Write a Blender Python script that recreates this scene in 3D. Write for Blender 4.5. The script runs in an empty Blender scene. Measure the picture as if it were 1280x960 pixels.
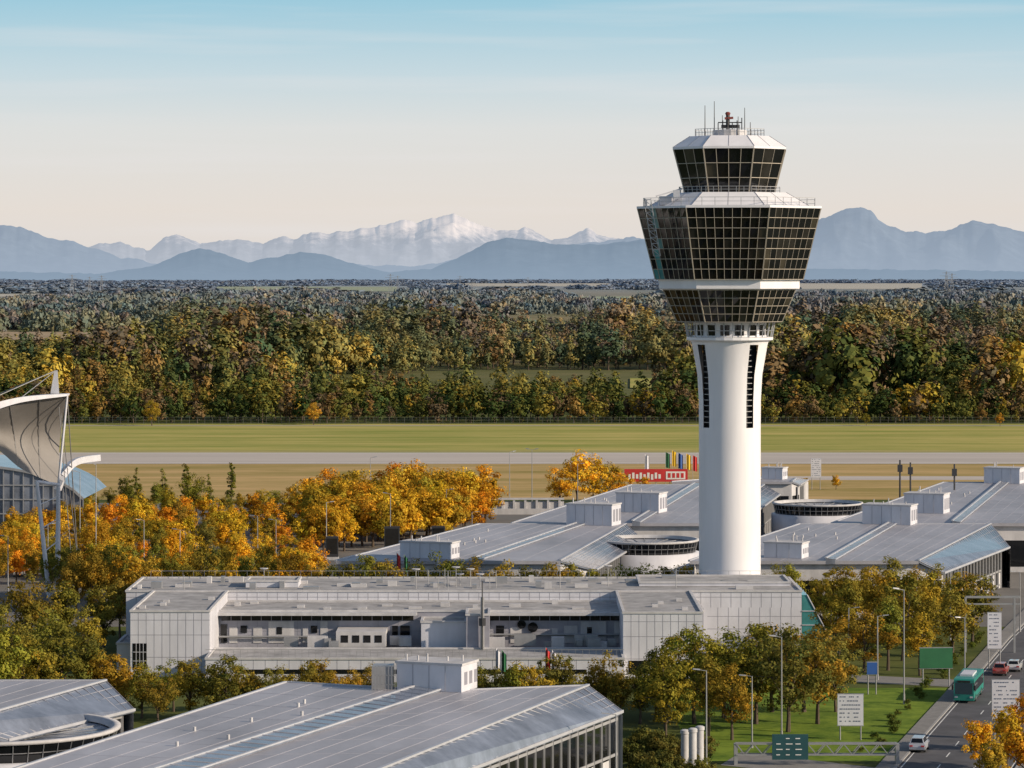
import bpy, math, random
import numpy as np
from mathutils import Vector, noise
random.seed(7); rng=np.random.default_rng(7)
scene=bpy.context.scene
COL=scene.collection
F=4100.0; H=54.0; CX=640.0; HY=345.0
def W(px,py,z=0.0):
    D=(H-z)*F/(py-HY); return Vector(((px-CX)/F*D,D,z))
def V(px,py,D): return Vector(((px-CX)/F*D,D,H-(py-HY)/F*D))
# ------------------------------------------------------------ materials
def nm(name):
    m=bpy.data.materials.new(name); m.use_nodes=True
    nt=m.node_tree; b=nt.nodes['Principled BSDF']; return m,nt,b
def mat(name,col,rough=0.6,metal=0.0,var=0.12,scale=0.5,bump=0.0,stretch=(1,1,1),spec=0.5):
    m,nt,b=nm(name)
    b.inputs['Roughness'].default_value=rough; b.inputs['Metallic'].default_value=metal
    b.inputs['Specular IOR Level'].default_value=spec
    g=nt.nodes.new('ShaderNodeNewGeometry'); mp=nt.nodes.new('ShaderNodeMapping')
    mp.inputs['Scale'].default_value=stretch
    n=nt.nodes.new('ShaderNodeTexNoise'); n.inputs['Scale'].default_value=scale; n.inputs['Detail'].default_value=6
    n.inputs['Roughness'].default_value=0.65
    nt.links.new(g.outputs['Position'],mp.inputs['Vector']); nt.links.new(mp.outputs[0],n.inputs['Vector'])
    r=nt.nodes.new('ShaderNodeValToRGB'); c=Vector(col)
    r.color_ramp.elements[0].position=0.3; r.color_ramp.elements[1].position=0.7
    r.color_ramp.elements[0].color=(*(c*(1-var)),1); r.color_ramp.elements[1].color=(*(c*(1+var)),1)
    nt.links.new(n.outputs['Fac'],r.inputs['Fac']); nt.links.new(r.outputs['Color'],b.inputs['Base Color'])
    if bump>0:
        bp=nt.nodes.new('ShaderNodeBump'); bp.inputs['Strength'].default_value=bump; bp.inputs['Distance'].default_value=0.05
        nt.links.new(n.outputs['Fac'],bp.inputs['Height']); nt.links.new(bp.outputs[0],b.inputs['Normal'])
    return m
M={}
M['white']=mat('white_panel',(0.60,0.60,0.65),0.45,0,0.14,0.3,stretch=(1,1,0.4))
M['tower']=mat('tower_white',(0.78,0.77,0.80),0.5,0,0.07,0.35,stretch=(1,1,0.12))
M['concrete']=mat('light_concrete',(0.50,0.49,0.50),0.8,0,0.18,0.6,stretch=(1,1,0.4))
M['grey']=mat('grey_cladding',(0.31,0.31,0.36),0.55,0,0.15,0.5)
M['pil']=mat('facade_pilaster',(0.30,0.30,0.31),0.6,0,0.15,0.5)
M['joint']=mat('panel_joint',(0.24,0.24,0.28),0.7)
M['roof']=mat('metal_roof',(0.38,0.375,0.41),0.5,0.1,0.24,0.09,stretch=(1,0.35,1))
M['roofflat']=mat('flat_roof_gravel',(0.34,0.33,0.33),0.9,0,0.35,0.4)
M['seam']=mat('roof_seam',(0.39,0.39,0.43),0.5,0.1)
M['bar']=mat('glazing_bar',(0.48,0.49,0.53),0.45,0.2)
M['dark']=mat('dark_metal',(0.035,0.035,0.04),0.5)
M['steel']=mat('galvanised_steel',(0.36,0.36,0.37),0.4,0.4)
M['fence']=mat('fence_wire',(0.13,0.13,0.12),0.6)
M['mull']=mat('mullion_alu',(0.42,0.37,0.30),0.45,0.1)
M['glassA']=mat('dark_glass',(0.008,0.009,0.011),0.05,0,0.2,0.3,spec=0.5)
M['glassB']=mat('dark_glass_blind',(0.022,0.021,0.02),0.10,0,0.3,0.5)
M['glassC']=mat('tinted_glass',(0.05,0.045,0.035),0.1,0,0.3,0.4)
M['glassT']=mat('teal_glass',(0.06,0.23,0.24),0.1,0,0.3,0.4)
M['skyglass']=mat('roof_glass',(0.19,0.215,0.27),0.16,0.15,0.4,0.25)
M['asphalt']=mat('asphalt',(0.085,0.083,0.09),0.85,0,0.3,0.3,0.2)
M['paint']=mat('road_paint',(0.7,0.7,0.68),0.7)
M['kerb']=mat('kerb_stone',(0.33,0.32,0.31),0.85)
M['pave']=mat('pavement_slabs',(0.22,0.21,0.20),0.85,0,0.15,0.8)
M['red']=mat('red_paint',(0.50,0.03,0.03),0.5)
M['green']=mat('green_paint',(0.02,0.12,0.05),0.5)
M['teal']=mat('bus_teal',(0.02,0.22,0.18),0.35)
M['dteal']=mat('dark_teal_sign',(0.015,0.07,0.08),0.5)
M['blue']=mat('blue_paint',(0.03,0.10,0.35),0.5)
M['yellow']=mat('yellow_paint',(0.7,0.45,0.02),0.5)
M['tyre']=mat('tyre_rubber',(0.02,0.02,0.02),0.9)
M['membrane']=mat('membrane_fabric',(0.22,0.205,0.195),0.75,0,0.12,0.15)
M['bark']=mat('bark',(0.09,0.065,0.045),0.9,0,0.3,2.0)
M['runway']=mat('runway_concrete',(0.50,0.44,0.39),0.85,0,0.15,0.02,stretch=(0.3,3,1))
M['signtext']=mat('sign_text',(0.12,0.14,0.2),0.6)
M['lampglass']=mat('lamp_glass',(0.5,0.5,0.45),0.3)
def paintmat():
    m,nt,b=nm('car_paint'); o=nt.nodes.new('ShaderNodeObjectInfo')
    nt.links.new(o.outputs['Color'],b.inputs['Base Color']); b.inputs['Roughness'].default_value=0.25
    b.inputs['Coat Weight'].default_value=0.5; return m
M['paintwork']=paintmat()
def leafmat(name,isinst):
    m=bpy.data.materials.new(name); m.use_nodes=True; nt=m.node_tree; nt.nodes.clear()
    out=nt.nodes.new('ShaderNodeOutputMaterial')
    if isinst:
        a=nt.nodes.new('ShaderNodeAttribute'); a.attribute_type='INSTANCER'; a.attribute_name='tint'; c=a.outputs['Color']
    else:
        a=nt.nodes.new('ShaderNodeObjectInfo'); c=a.outputs['Color']
    s=nt.nodes.new('ShaderNodeAttribute'); s.attribute_name='shade'
    mx=nt.nodes.new('ShaderNodeMix'); mx.data_type='RGBA'; mx.blend_type='MULTIPLY'; mx.inputs[0].default_value=1
    nt.links.new(c,mx.inputs[6]); nt.links.new(s.outputs['Color'],mx.inputs[7])
    d=nt.nodes.new('ShaderNodeBsdfDiffuse'); nt.links.new(mx.outputs[2],d.inputs['Color'])
    if isinst: nt.links.new(d.outputs[0],out.inputs['Surface']); return m
    t=nt.nodes.new('ShaderNodeBsdfTranslucent'); ms=nt.nodes.new('ShaderNodeMixShader')
    ms.inputs[0].default_value=0.3
    nt.links.new(mx.outputs[2],t.inputs['Color'])
    nt.links.new(d.outputs[0],ms.inputs[1]); nt.links.new(t.outputs[0],ms.inputs[2]); nt.links.new(ms.outputs[0],out.inputs['Surface'])
    return m
M['leaf']=leafmat('leaf_foliage',False); M['leafi']=leafmat('forest_foliage',True)
# ------------------------------------------------------------ mesh builder
class MB:
    def __init__(s): s.v=[]; s.f=[]; s.m=[]
    def poly(s,pts,mi=0):
        n=len(s.v); s.v+= [tuple(p) for p in pts]; s.f.append(tuple(range(n,n+len(pts)))); s.m.append(mi)
    def box(s,x0,x1,y0,y1,z0,z1,mi=0):
        s.hexa([(x0,y0,z0),(x1,y0,z0),(x1,y1,z0),(x0,y1,z0)],[(x0,y0,z1),(x1,y0,z1),(x1,y1,z1),(x0,y1,z1)],mi)
    def hexa(s,b,t,mi=0):
        n=len(s.v); k=len(b); s.v+=[tuple(p) for p in b]+[tuple(p) for p in t]
        s.f.append(tuple(range(n+k-1,n-1,-1))); s.f.append(tuple(range(n+k,n+2*k))); s.m+=[mi,mi]
        for i in range(k):
            j=(i+1)%k; s.f.append((n+i,n+j,n+k+j,n+k+i)); s.m.append(mi)
    def beam(s,p0,p1,w,h=None,mi=0):
        h=h or w; p0=Vector(p0);p1=Vector(p1); d=(p1-p0).normalized()
        up=Vector((0,0,1)) if abs(d.z)<0.95 else Vector((0,1,0))
        a=d.cross(up).normalized()*(w/2); b=a.cross(d).normalized()*(h/2)
        s.hexa([p0-a-b,p0+a-b,p0+a+b,p0-a+b],[p1-a-b,p1+a-b,p1+a+b,p1-a+b],mi)
    def tube(s,p0,p1,r0,r1=None,n=8,mi=0):
        r1=r0 if r1 is None else r1
        p0=Vector(p0);p1=Vector(p1); d=(p1-p0).normalized()
        up=Vector((0,0,1)) if abs(d.z)<0.95 else Vector((1,0,0))
        a=d.cross(up).normalized(); b=d.cross(a).normalized()
        c=[(a*math.cos(t)+b*math.sin(t)) for t in [2*math.pi*i/n for i in range(n)]]
        s.hexa([p0+q*r0 for q in c],[p1+q*r1 for q in c],mi)
    def lathe(s,cx,cy,prof,n=48,mi=0,skip=None):
        base=len(s.v)
        for r,z in prof:
            for i in range(n):
                t=2*math.pi*i/n; s.v.append((cx+r*math.cos(t),cy+r*math.sin(t),z))
        for k in range(len(prof)-1):
            for i in range(n):
                if skip and skip(i,k): continue
                j=(i+1)%n; a=base+k*n
                s.f.append((a+i,a+j,a+n+j,a+n+i)); s.m.append(mi)
    def ob(s,name,mats,loc=(0,0,0),parent=None,smooth=False,link=True):
        me=bpy.data.meshes.new(name); l=Vector(loc)
        me.from_pydata([tuple(Vector(p)-l) for p in s.v],[],s.f)
        for m in mats: me.materials.append(M[m] if isinstance(m,str) else m)
        me.polygons.foreach_set('material_index',s.m)
        if smooth: me.polygons.foreach_set('use_smooth',[True]*len(s.f))
        me.update(); o=bpy.data.objects.new(name,me)
        if link: COL.objects.link(o)
        if parent: o.parent=parent
        else: o.location=l
        return o
class Asset:
    def __init__(s,name,loc): s.name=name; s.loc=Vector(loc); s.p={}
    def __call__(s,pn,mt='white',smooth=False):
        if pn not in s.p: s.p[pn]=(MB(),mt,smooth)
        return s.p[pn][0]
    def done(s):
        e=bpy.data.objects.new(s.name,None); COL.objects.link(e); e.location=s.loc
        for pn,(mb,mt,sm) in s.p.items():
            if mb.v: mb.ob(pn,mt if isinstance(mt,(list,tuple)) else [mt],s.loc,e,sm)
        return e
def inst(me,name,loc,rz=0,sc=1.0,col=None):
    o=bpy.data.objects.new(name,me); COL.objects.link(o); o.location=loc; o.rotation_euler=(0,0,rz)
    o.scale=(sc,sc,sc) if not isinstance(sc,tuple) else sc
    if col: o.color=(*col,1)
    return o
# ------------------------------------------------------------ trees
def tree_mesh(name,h,rad,cbase,nc,nl,leaf,seed,leafm='leaf',shape='round',limbs=9,spread=0.27,trunk=True,cb=0.25,sv=0.3,cv=0.33):
    r=np.random.default_rng(seed)
    mb=MB()
    ch=h-cbase
    cs=[]
    lob=r.uniform(0,6.28,4)
    for i in range(nc):
        d=r.normal(size=3); d/=np.linalg.norm(d); q=r.random()**0.45
        p=d*q
        zz=p[2]; an=math.atan2(p[1],p[0])
        if shape=='round': w=1.0-0.25*max(zz,0)
        elif shape=='ovoid': w=0.75-0.35*zz
        elif shape=='vase': w=0.85+0.2*zz
        elif shape=='column': w=0.9-0.25*zz
        elif shape=='cone': w=0.62-0.6*zz
        w*=1+0.16*math.sin(2*an+lob[0])+0.13*math.sin(3*an+lob[1]+zz*3)
        cs.append([p[0]*rad*w*r.uniform(.85,1.15),p[1]*rad*w*r.uniform(.85,1.15),cbase+ch*0.5+zz*ch*0.48])
    cs=np.array(cs)
    if trunk:
        tr=h*0.017+0.03
        top=Vector((r.normal()*0.15,r.normal()*0.15,cbase+ch*0.45)); mid=Vector((r.normal()*.08,r.normal()*.08,cbase*0.9))
        mb.tube((0,0,-0.1),mid,tr*1.25,tr*0.9,7,0); mb.tube(mid,top,tr*0.9,tr*0.35,7,0)
        for i in range(limbs):
            c=Vector(cs[int(r.integers(nc))]); t=r.uniform(0,0.9); s0=mid.lerp(top,t); 
            mb.tube(s0,s0.lerp(c,0.5)+Vector((0,0,0.2)),tr*0.45,tr*0.3,5,0); mb.tube(s0.lerp(c,0.5)+Vector((0,0,0.2)),c,tr*0.3,tr*0.08,5,0)
    nt=len(mb.v); ntf=len(mb.f)
    N=nc*nl
    cen=np.repeat(cs,nl,axis=0)
    off=r.normal(size=(N,3)); rr=np.linalg.norm(off,axis=1,keepdims=True); dirs=off/rr
    rad_c=np.repeat(rad*spread*r.uniform(0.55,1.35,size=(nc,1)),nl,axis=0)
    q=r.random((N,1))**0.4
    pos=cen+dirs*q*rad_c*np.array([1,1,0.8])
    cd_=pos-np.array([0,0,cbase+ch*0.42]); cd_/=np.linalg.norm(cd_,axis=1,keepdims=True)
    nrm=dirs*(1-cb*.5)+cd_*cb*1.4+r.normal(size=(N,3))*0.35+np.array([0,0,0.15]); nrm/=np.linalg.norm(nrm,axis=1,keepdims=True)
    a=np.cross(nrm,r.normal(size=(N,3))); a/=np.linalg.norm(a,axis=1,keepdims=True); b=np.cross(nrm,a)
    s=leaf*r.uniform(0.5,1.2,size=(N,1))*0.5
    a*=s; b*=s*0.75
    quad=np.stack([pos-a,pos-b*0.9+a*0.1,pos+a,pos+b],axis=1).reshape(-1,3)
    verts=mb.v+quad.tolist()
    faces=mb.f+[(nt+4*i,nt+4*i+1,nt+4*i+2,nt+4*i+3) for i in range(N)]
    me=bpy.data.meshes.new(name); me.from_pydata(verts,[],faces)
    me.materials.append(M['bark']); me.materials.append(M[leafm])
    mi=np.zeros(len(faces),dtype=np.int32); mi[ntf:]=1; me.polygons.foreach_set('material_index',mi)
    at=me.color_attributes.new('shade','FLOAT_COLOR','POINT')
    csh=r.uniform(1-cv,1+cv,size=nc); 
    sh=np.repeat(csh,nl)*r.uniform(1-sv,1+sv,size=N)
    hue=np.repeat(r.normal(0,0.08,size=nc),nl)+r.normal(0,0.03,size=N)
    colr=np.ones((len(verts),4),dtype=np.float32)
    c4=np.stack([sh*(1+hue),sh,sh*(1-hue),np.ones(N)],axis=1)
    colr[nt:]=np.repeat(c4,4,axis=0)
    at.data.foreach_set('color',colr.ravel()); me.update()
    return me
NEAR=[tree_mesh('tree_a%d'%i,10,[3.4,4.0,3.2,3.8,4.2,3.0][i],[1.9,1.6,2.2,1.5,2.0,1.4][i],[60,66,48,60,52,46][i],84,0.35,10+i,limbs=14,shape=['round','vase','ovoid','round','vase','ovoid'][i],spread=[.27,.24,.3,.25,.3,.32][i],cb=.3) for i in range(6)]
AUT=[tree_mesh('tree_b%d'%i,10,[3.5,3.2,3.9,3.4,3.0][i],1.4,44,60,0.47,30+i,shape=['round','ovoid','vase','round','ovoid'][i],spread=0.31,cb=.35,sv=.25) for i in range(5)]
COLM=[tree_mesh('tree_c%d'%i,12,1.2,1.0,40,40,0.36,50+i,shape='column',spread=0.42) for i in range(3)]
BUSH=[tree_mesh('bush%d'%i,2.2,1.5,0.1,30,55,0.24,60+i,trunk=False,spread=0.35) for i in range(3)]
FAR=[tree_mesh('fartree%d'%i,20,[7,5.6,7.6,5.8,6.6,6][i],0.6,[34,28,38,26,32,30][i],17,1.75,70+i,'leafi',['round','ovoid','round','ovoid','vase','cone'][i],limbs=2,spread=0.3,cb=.8,sv=.12,cv=.16) for i in range(6)]
GROVE=[tree_mesh('grove%d'%i,17,24,-4,52,7,6.2,90+i,'leafi','round',trunk=False,spread=0.2,cb=.4,sv=.08,cv=.15) for i in range(4)]
def make_coll(name,meshes):
    c=bpy.data.collections.new(name)
    for i,me in enumerate(meshes):
        o=bpy.data.objects.new('%s_%02d'%(name,i),me); c.objects.link(o)
    return c
def scatter(name,coll,pts,scl,rot,idx,tint):
    n=len(pts); me=bpy.data.meshes.new(name); me.vertices.add(n)
    me.vertices.foreach_set('co',np.asarray(pts,dtype=np.float32).ravel())
    a=me.attributes.new('scl','FLOAT_VECTOR','POINT'); a.data.foreach_set('vector',np.asarray(scl,dtype=np.float32).ravel())
    a=me.attributes.new('rot','FLOAT','POINT'); a.data.foreach_set('value',np.asarray(rot,dtype=np.float32))
    a=me.attributes.new('idx','INT','POINT'); a.data.foreach_set('value',np.asarray(idx,dtype=np.int32))
    t=np.ones((n,4),dtype=np.float32); t[:,:3]=tint
    a=me.attributes.new('tint','FLOAT_COLOR','POINT'); a.data.foreach_set('color',t.ravel())
    o=bpy.data.objects.new(name,me); COL.objects.link(o)
    ng=bpy.data.node_groups.new(name+'_nodes','GeometryNodeTree')
    ng.interface.new_socket('Geometry',in_out='INPUT',socket_type='NodeSocketGeometry')
    ng.interface.new_socket('Geometry',in_out='OUTPUT',socket_type='NodeSocketGeometry')
    N=ng.nodes; L=ng.links
    gi=N.new('NodeGroupInput'); go=N.new('NodeGroupOutput'); ip=N.new('GeometryNodeInstanceOnPoints')
    ci=N.new('GeometryNodeCollectionInfo'); ci.inputs['Collection'].default_value=coll
    ci.inputs['Separate Children'].default_value=True; ci.inputs['Reset Children'].default_value=True
    def na(t,nme):
        k=N.new('GeometryNodeInputNamedAttribute'); k.data_type=t; k.inputs['Name'].default_value=nme; return k.outputs['Attribute']
    cx=N.new('ShaderNodeCombineXYZ'); L.new(na('FLOAT','rot'),cx.inputs['Z'])
    L.new(gi.outputs[0],ip.inputs['Points']); L.new(ci.outputs[0],ip.inputs['Instance'])
    ip.inputs['Pick Instance'].default_value=True
    L.new(na('INT','idx'),ip.inputs['Instance Index']); L.new(cx.outputs[0],ip.inputs['Rotation']); L.new(na('FLOAT_VECTOR','scl'),ip.inputs['Scale'])
    L.new(ip.outputs[0],go.inputs[0])
    md=o.modifiers.new('scatter','NODES'); md.node_group=ng
    return o
# ------------------------------------------------------------ ground
def ground_material():
    m,nt,b=nm('ground_fields_hazed'); b.inputs['Roughness'].default_value=1.0; b.inputs['Specular IOR Level'].default_value=0.1
    g=nt.nodes.new('ShaderNodeNewGeometry')
    def nz(scale,st):
        mp=nt.nodes.new('ShaderNodeMapping'); mp.inputs['Scale'].default_value=st; nt.links.new(g.outputs['Position'],mp.inputs['Vector'])
        n=nt.nodes.new('ShaderNodeTexNoise'); n.inputs['Scale'].default_value=scale; n.inputs['Detail'].default_value=8; n.inputs['Roughness'].default_value=0.7
        nt.links.new(mp.outputs[0],n.inputs['Vector']); return n
    n1=nz(0.06,(1,1,1)); n2=nz(0.0025,(0.6,0.6,1))
    r1=nt.nodes.new('ShaderNodeValToRGB'); e=r1.color_ramp.elements; e[0].position=.35;e[0].color=(0.06,0.08,0.02,1); e[1].position=.68;e[1].color=(0.13,0.14,0.04,1)
    nt.links.new(n1.outputs['Fac'],r1.inputs['Fac'])
    r2=nt.nodes.new('ShaderNodeValToRGB'); e=r2.color_ramp.elements; e[0].position=.42;e[0].color=(0.11,0.12,0.045,1); e[1].position=.60;e[1].color=(0.28,0.22,0.12,1)
    nt.links.new(n2.outputs['Fac'],r2.inputs['Fac'])
    sp=nt.nodes.new('ShaderNodeSeparateXYZ'); nt.links.new(g.outputs['Position'],sp.inputs[0])
    mr=nt.nodes.new('ShaderNodeMapRange'); mr.inputs['From Min'].default_value=1250; mr.inputs['From Max'].default_value=2200
    nt.links.new(sp.outputs['Y'],mr.inputs['Value'])
    mx=nt.nodes.new('ShaderNodeMix'); mx.data_type='RGBA'; nt.links.new(mr.outputs[0],mx.inputs[0]); nt.links.new(r1.outputs[0],mx.inputs[6]); nt.links.new(r2.outputs[0],mx.inputs[7])
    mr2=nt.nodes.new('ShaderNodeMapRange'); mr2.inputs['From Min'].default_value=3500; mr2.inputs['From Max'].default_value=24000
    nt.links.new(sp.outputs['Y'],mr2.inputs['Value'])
    mx2=nt.nodes.new('ShaderNodeMix'); mx2.data_type='RGBA'; mx2.inputs[7].default_value=(0.30,0.37,0.47,1)  # distance haze mixed into the ground's base colour
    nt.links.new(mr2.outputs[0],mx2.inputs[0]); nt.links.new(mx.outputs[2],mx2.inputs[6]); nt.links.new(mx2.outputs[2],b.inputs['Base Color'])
    return m
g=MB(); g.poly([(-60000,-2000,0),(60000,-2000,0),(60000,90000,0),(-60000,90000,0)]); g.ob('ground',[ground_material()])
def grass_mat(name,c1,c2,scale,st):
    m,nt,b=nm(name); b.inputs['Roughness'].default_value=1; b.inputs['Specular IOR Level'].default_value=0.1
    g=nt.nodes.new('ShaderNodeNewGeometry'); mp=nt.nodes.new('ShaderNodeMapping'); mp.inputs['Scale'].default_value=st
    n=nt.nodes.new('ShaderNodeTexNoise'); n.inputs['Scale'].default_value=scale; n.inputs['Detail'].default_value=10; n.inputs['Roughness'].default_value=0.78
    nt.links.new(g.outputs['Position'],mp.inputs['Vector']); nt.links.new(mp.outputs[0],n.inputs['Vector'])
    r=nt.nodes.new('ShaderNodeValToRGB'); e=r.color_ramp.elements; e[0].position=.40;e[0].color=(*c1,1); e[1].position=.60;e[1].color=(*c2,1)
    nt.links.new(n.outputs['Fac'],r.inputs['Fac']); nt.links.new(r.outputs[0],b.inputs['Base Color']); return m
def sheet(name,x0,x1,y0,y1,z,m):
    s=MB(); s.poly([(x0,y0,z),(x1,y0,z),(x1,y1,z),(x0,y1,z)]); return s.ob(name,[m])
gA=grass_mat('airfield_grass',(0.24,0.27,0.055),(0.48,0.40,0.13),0.03,(0.3,2.0,1))
gB=grass_mat('dry_grass',(0.29,0.23,0.07),(0.55,0.37,0.17),0.03,(0.3,1.6,1))
gC=grass_mat('lawn_grass',(0.08,0.14,0.018),(0.20,0.27,0.035),0.15,(1,1,1))
sheet('airfield_grass',-900,900,1003,1198,0.02,gA)
sheet('dry_grass',-900,900,792,942,0.02,gB)
sheet('runway',-1200,1200,942.2,1002.8,0.05,M['runway'])
for yy in (947,998): sheet('runway_edge_marking',-1200,1200,yy,yy+0.9,0.06,M['paint'])
sheet('taxiway',60,900,868,884,0.04,M['runway'])
sheet('perimeter_road',-900,900,1180,1186,0.03,mat('track',(0.36,0.32,0.25),0.9))
sheet('grass_verge',-900,900,1009,1013,0.03,mat('verge',(0.36,0.28,0.14),0.9))
sheet('service_yard',-140,140,505,780,0.012,mat('service_yard',(0.15,0.14,0.13),0.9,0,0.3,0.05))
sheet('lawn',20,62,365,430,0.006,gC)
fm=mat('stubble_field',(0.36,0.26,0.15),0.95,0,0.15,0.004,stretch=(0.4,1,1)); fm2=mat('green_field',(0.29,0.33,0.22),0.95,0,0.15,0.003,stretch=(0.4,1,1)); fm3=mat('pale_field',(0.45,0.42,0.36),0.95,0,0.12,0.003,stretch=(0.4,1,1))
FIELDS=[(-0.20,-0.108,2750,3150,1900,fm),(-0.09,-0.035,11500,16500,8600,fm2),(-0.20,-0.12,8500,9800,6500,fm3),(0.085,0.125,13500,24000,9600,fm3),(0.02,0.045,7500,8600,6000,fm2),(0.10,0.14,5600,6100,4600,fm),(0.036,0.046,1570,1720,1330,gA),(-0.02,0.03,17000,24000,13500,fm3)]
for a in FIELDS:
    s=MB(); s.poly([(a[0]*a[2],a[2],.5),(a[1]*a[2],a[2],.5),(a[1]*a[3],a[3],.5),(a[0]*a[3],a[3],.5)]); s.ob('field',[a[5]])
# ------------------------------------------------------------ road
def rl(y): 
    ys=[250,345,421,486,580,700]; xs=[19,38.5,57.5,73.5,98,131]
    return float(np.interp(y,ys,xs))
def strip(name,o0,o1,z,m,y0=250,y1=700,n=40,th=0):
    s=MB()
    for i in range(n):
        a=y0+(y1-y0)*i/n; b=y0+(y1-y0)*(i+1)/n
        q=[(rl(a)+o0,a),(rl(a)+o1,a),(rl(b)+o1,b),(rl(b)+o0,b)]
        if th: s.hexa([(x,y,z-th) for x,y in q],[(x,y,z) for x,y in q])
        else: s.poly([(x,y,z) for x,y in q])
    return s.ob(name,[m])
strip('road',0,13,0.02,M['asphalt'])
strip('kerb',-0.3,0,0.14,M['kerb'],th=0.14); strip('kerb',13,13.3,0.14,M['kerb'],th=0.14)
strip('pavement',-2.3,-0.3,0.13,M['pave'],th=0.13); strip('pavement',13.3,17,0.13,M['pave'],th=0.13)
mk=MB()
for k in range(4):
    off=[0.35,4.4,8.4,12.5][k]
    y=260
    while y<620:
        L=3.5 if k in(1,2) else 9; 
        mk.poly([(rl(y)+off,y,0.03),(rl(y)+off+0.14,y,0.03),(rl(y+L)+off+0.14,y+L,0.03),(rl(y+L)+off,y+L,0.03)]); y+=9
mk.ob('road_marking',['paint'])
s=MB()
s.poly([(23,362,0.03),(37,352,0.03),(40,360,0.03),(26,372,0.03)]); s.poly([(45,436,0.03),(60,430,0.03),(61,438,0.03),(46,444,0.03)]); s.ob('footpath',['pave'])
# ------------------------------------------------------------ control tower
TX,TY=33.2,500.0
def octa(R,z,k=0.45,rot=math.radians(-5)):
    p=[(k,-1),(1,-k),(1,k),(k,1),(-k,1),(-1,k),(-1,-k),(-k,-1)]
    c,s=math.cos(rot),math.sin(rot)
    return [Vector((TX+R*(x*c-y*s),TY+R*(x*s+y*c),z)) for x,y in p]
T=Asset('airport_control_tower',(TX,TY,0))
sh=T('shaft','tower',True)
sh.lathe(TX,TY,[(4.7,0),(4.7,15),(4.7,31)],64)
slots=[math.radians(a) for a in (305,215,125,35)]
def isslot(i,k,n=64):
    t=2*math.pi*(i+0.5)/n
    return k in (0,1,2) and any(abs((t-a+math.pi)%(2*math.pi)-math.pi)<math.radians(8.4) for a in slots)
fl=T('shaft_flare','tower',True)
fl.lathe(TX,TY,[(4.7,31),(4.72,35),(4.95,39),(5.75,43.6),(5.9,44.0)],64,0,isslot)
core=T('shaft_core','dark'); core.lathe(TX,TY,[(3.9,30.9),(4.1,44)],32)
lv=T('louvres','steel')
for a in slots:
    for i in range(14):
        z=31.8+i*0.85
        p=Vector((TX+math.cos(a)*4.5,TY+math.sin(a)*4.5,z)); t=Vector((-math.sin(a),math.cos(a),0))*0.62
        lv.beam(p-t,p+t,0.2,0.10)
nk=T('neck','tower'); nk.lathe(TX,TY,[(5.9,44),(6.6,44.3),(6.6,44.7),(5.6,44.8),(5.6,46.9),(7.6,47.0)],32)
nk2=T('neck_rail','bar')
for i in range(32):
    a=2*math.pi*i/32; c,s_=math.cos(a),math.sin(a)
    nk2.beam((TX+6.5*c,TY+6.5*s_,44.7),(TX+6.9*c,TY+6.9*s_,47),0.14)
nk2.lathe(TX,TY,[(6.6,45.7),(6.66,45.8)],32)
nw=T('neck_windows','glassA')
for i in range(16):
    a=2*math.pi*(i+.5)/16; t=Vector((-math.sin(a),math.cos(a),0))*0.7; p=Vector((TX+5.66*math.cos(a),TY+5.66*math.sin(a),0))
    nw.poly([p-t+Vector((0,0,45)),p+t+Vector((0,0,45)),p+t+Vector((0,0,46.6)),p-t+Vector((0,0,46.6))])
glassp=T('glazing',['glassA','glassB','glassC','glassT']); mu=T('mullions','mull')
def glaze(R0,z0,R1,z1,rows,cols_long,cols_short,k=0.45,bw=0.1,teal=False,bands=()):
    A=octa(R0,z0,k); B=octa(R1,z1,k)
    for i in range(8):
        j=(i+1)%8; nc=cols_short if i%2==0 else cols_long
        out=((A[i]+A[j])*0.5-Vector((TX,TY,z0))).normalized()*0.06
        g=lambda u,v:(A[i].lerp(A[j],u)).lerp(B[i].lerp(B[j],u),v)
        for a in range(nc):
            for b in range(rows):
                rr=random.random(); mi=0 if rr<0.78 else (1 if rr<0.95 else 2)
                if b in bands: mi=0 if rr<.5 else 1
                if teal and i==5 and random.random()<0.5: mi=3  # left-hand panes coloured teal to stand in for reflections
                if teal and i==6 and a<nc*0.4 and random.random()<0.45: mi=3
                jt_=[Vector((0,random.uniform(-.02,.02),0)) for _ in range(4)]
                glassp.poly([g(a/nc,b/rows)+jt_[0],g((a+1)/nc,b/rows)+jt_[1],g((a+1)/nc,(b+1)/rows)+jt_[2],g(a/nc,(b+1)/rows)+jt_[3]],mi)
        for a in range(nc+1): mu.beam(g(a/nc,0)+out,g(a/nc,1)+out,bw if a not in(0,nc) else bw*1.8)
        for b in range(rows+1): mu.beam(g(0,b/rows)+out*1.2,g(1,b/rows)+out*1.2,bw)
def band(mb,R0,z0,R1,z1,k=0.45,cap=False):
    A=octa(R0,z0,k); B=octa(R1,z1,k)
    for i in range(8):
        j=(i+1)%8; mb.poly([A[i],A[j],B[j],B[i]])
    if cap: mb.poly(B)
wb=T('white_bands','tower')
band(wb,7.4,47.0,7.9,47.1); glaze(7.9,47.1,9.9,51.9,4,7,6,bw=0.07)
band(wb,9.9,51.9,10.6,52.1); band(wb,10.6,52.1,10.6,53.3); band(wb,10.6,53.3,11.1,53.5)
mdk=T('soffit','dark'); mdk.poly(octa(7.5,46.98)[::-1])
glaze(11.1,53.5,13.75,64.2,7,9,8,bw=0.075,teal=True,bands=(3,))
band(wb,13.9,64.15,13.9,64.5); band(wb,13.9,64.5,12.0,64.6); band(wb,12.0,64.6,8.6,66.6,cap=True)
glaze(6.7,66.6,8.4,73.2,3,4,3,bw=0.09)
band(wb,8.55,73.15,8.55,73.5); band(wb,8.55,73.5,6.0,75.2,cap=True)
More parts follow.
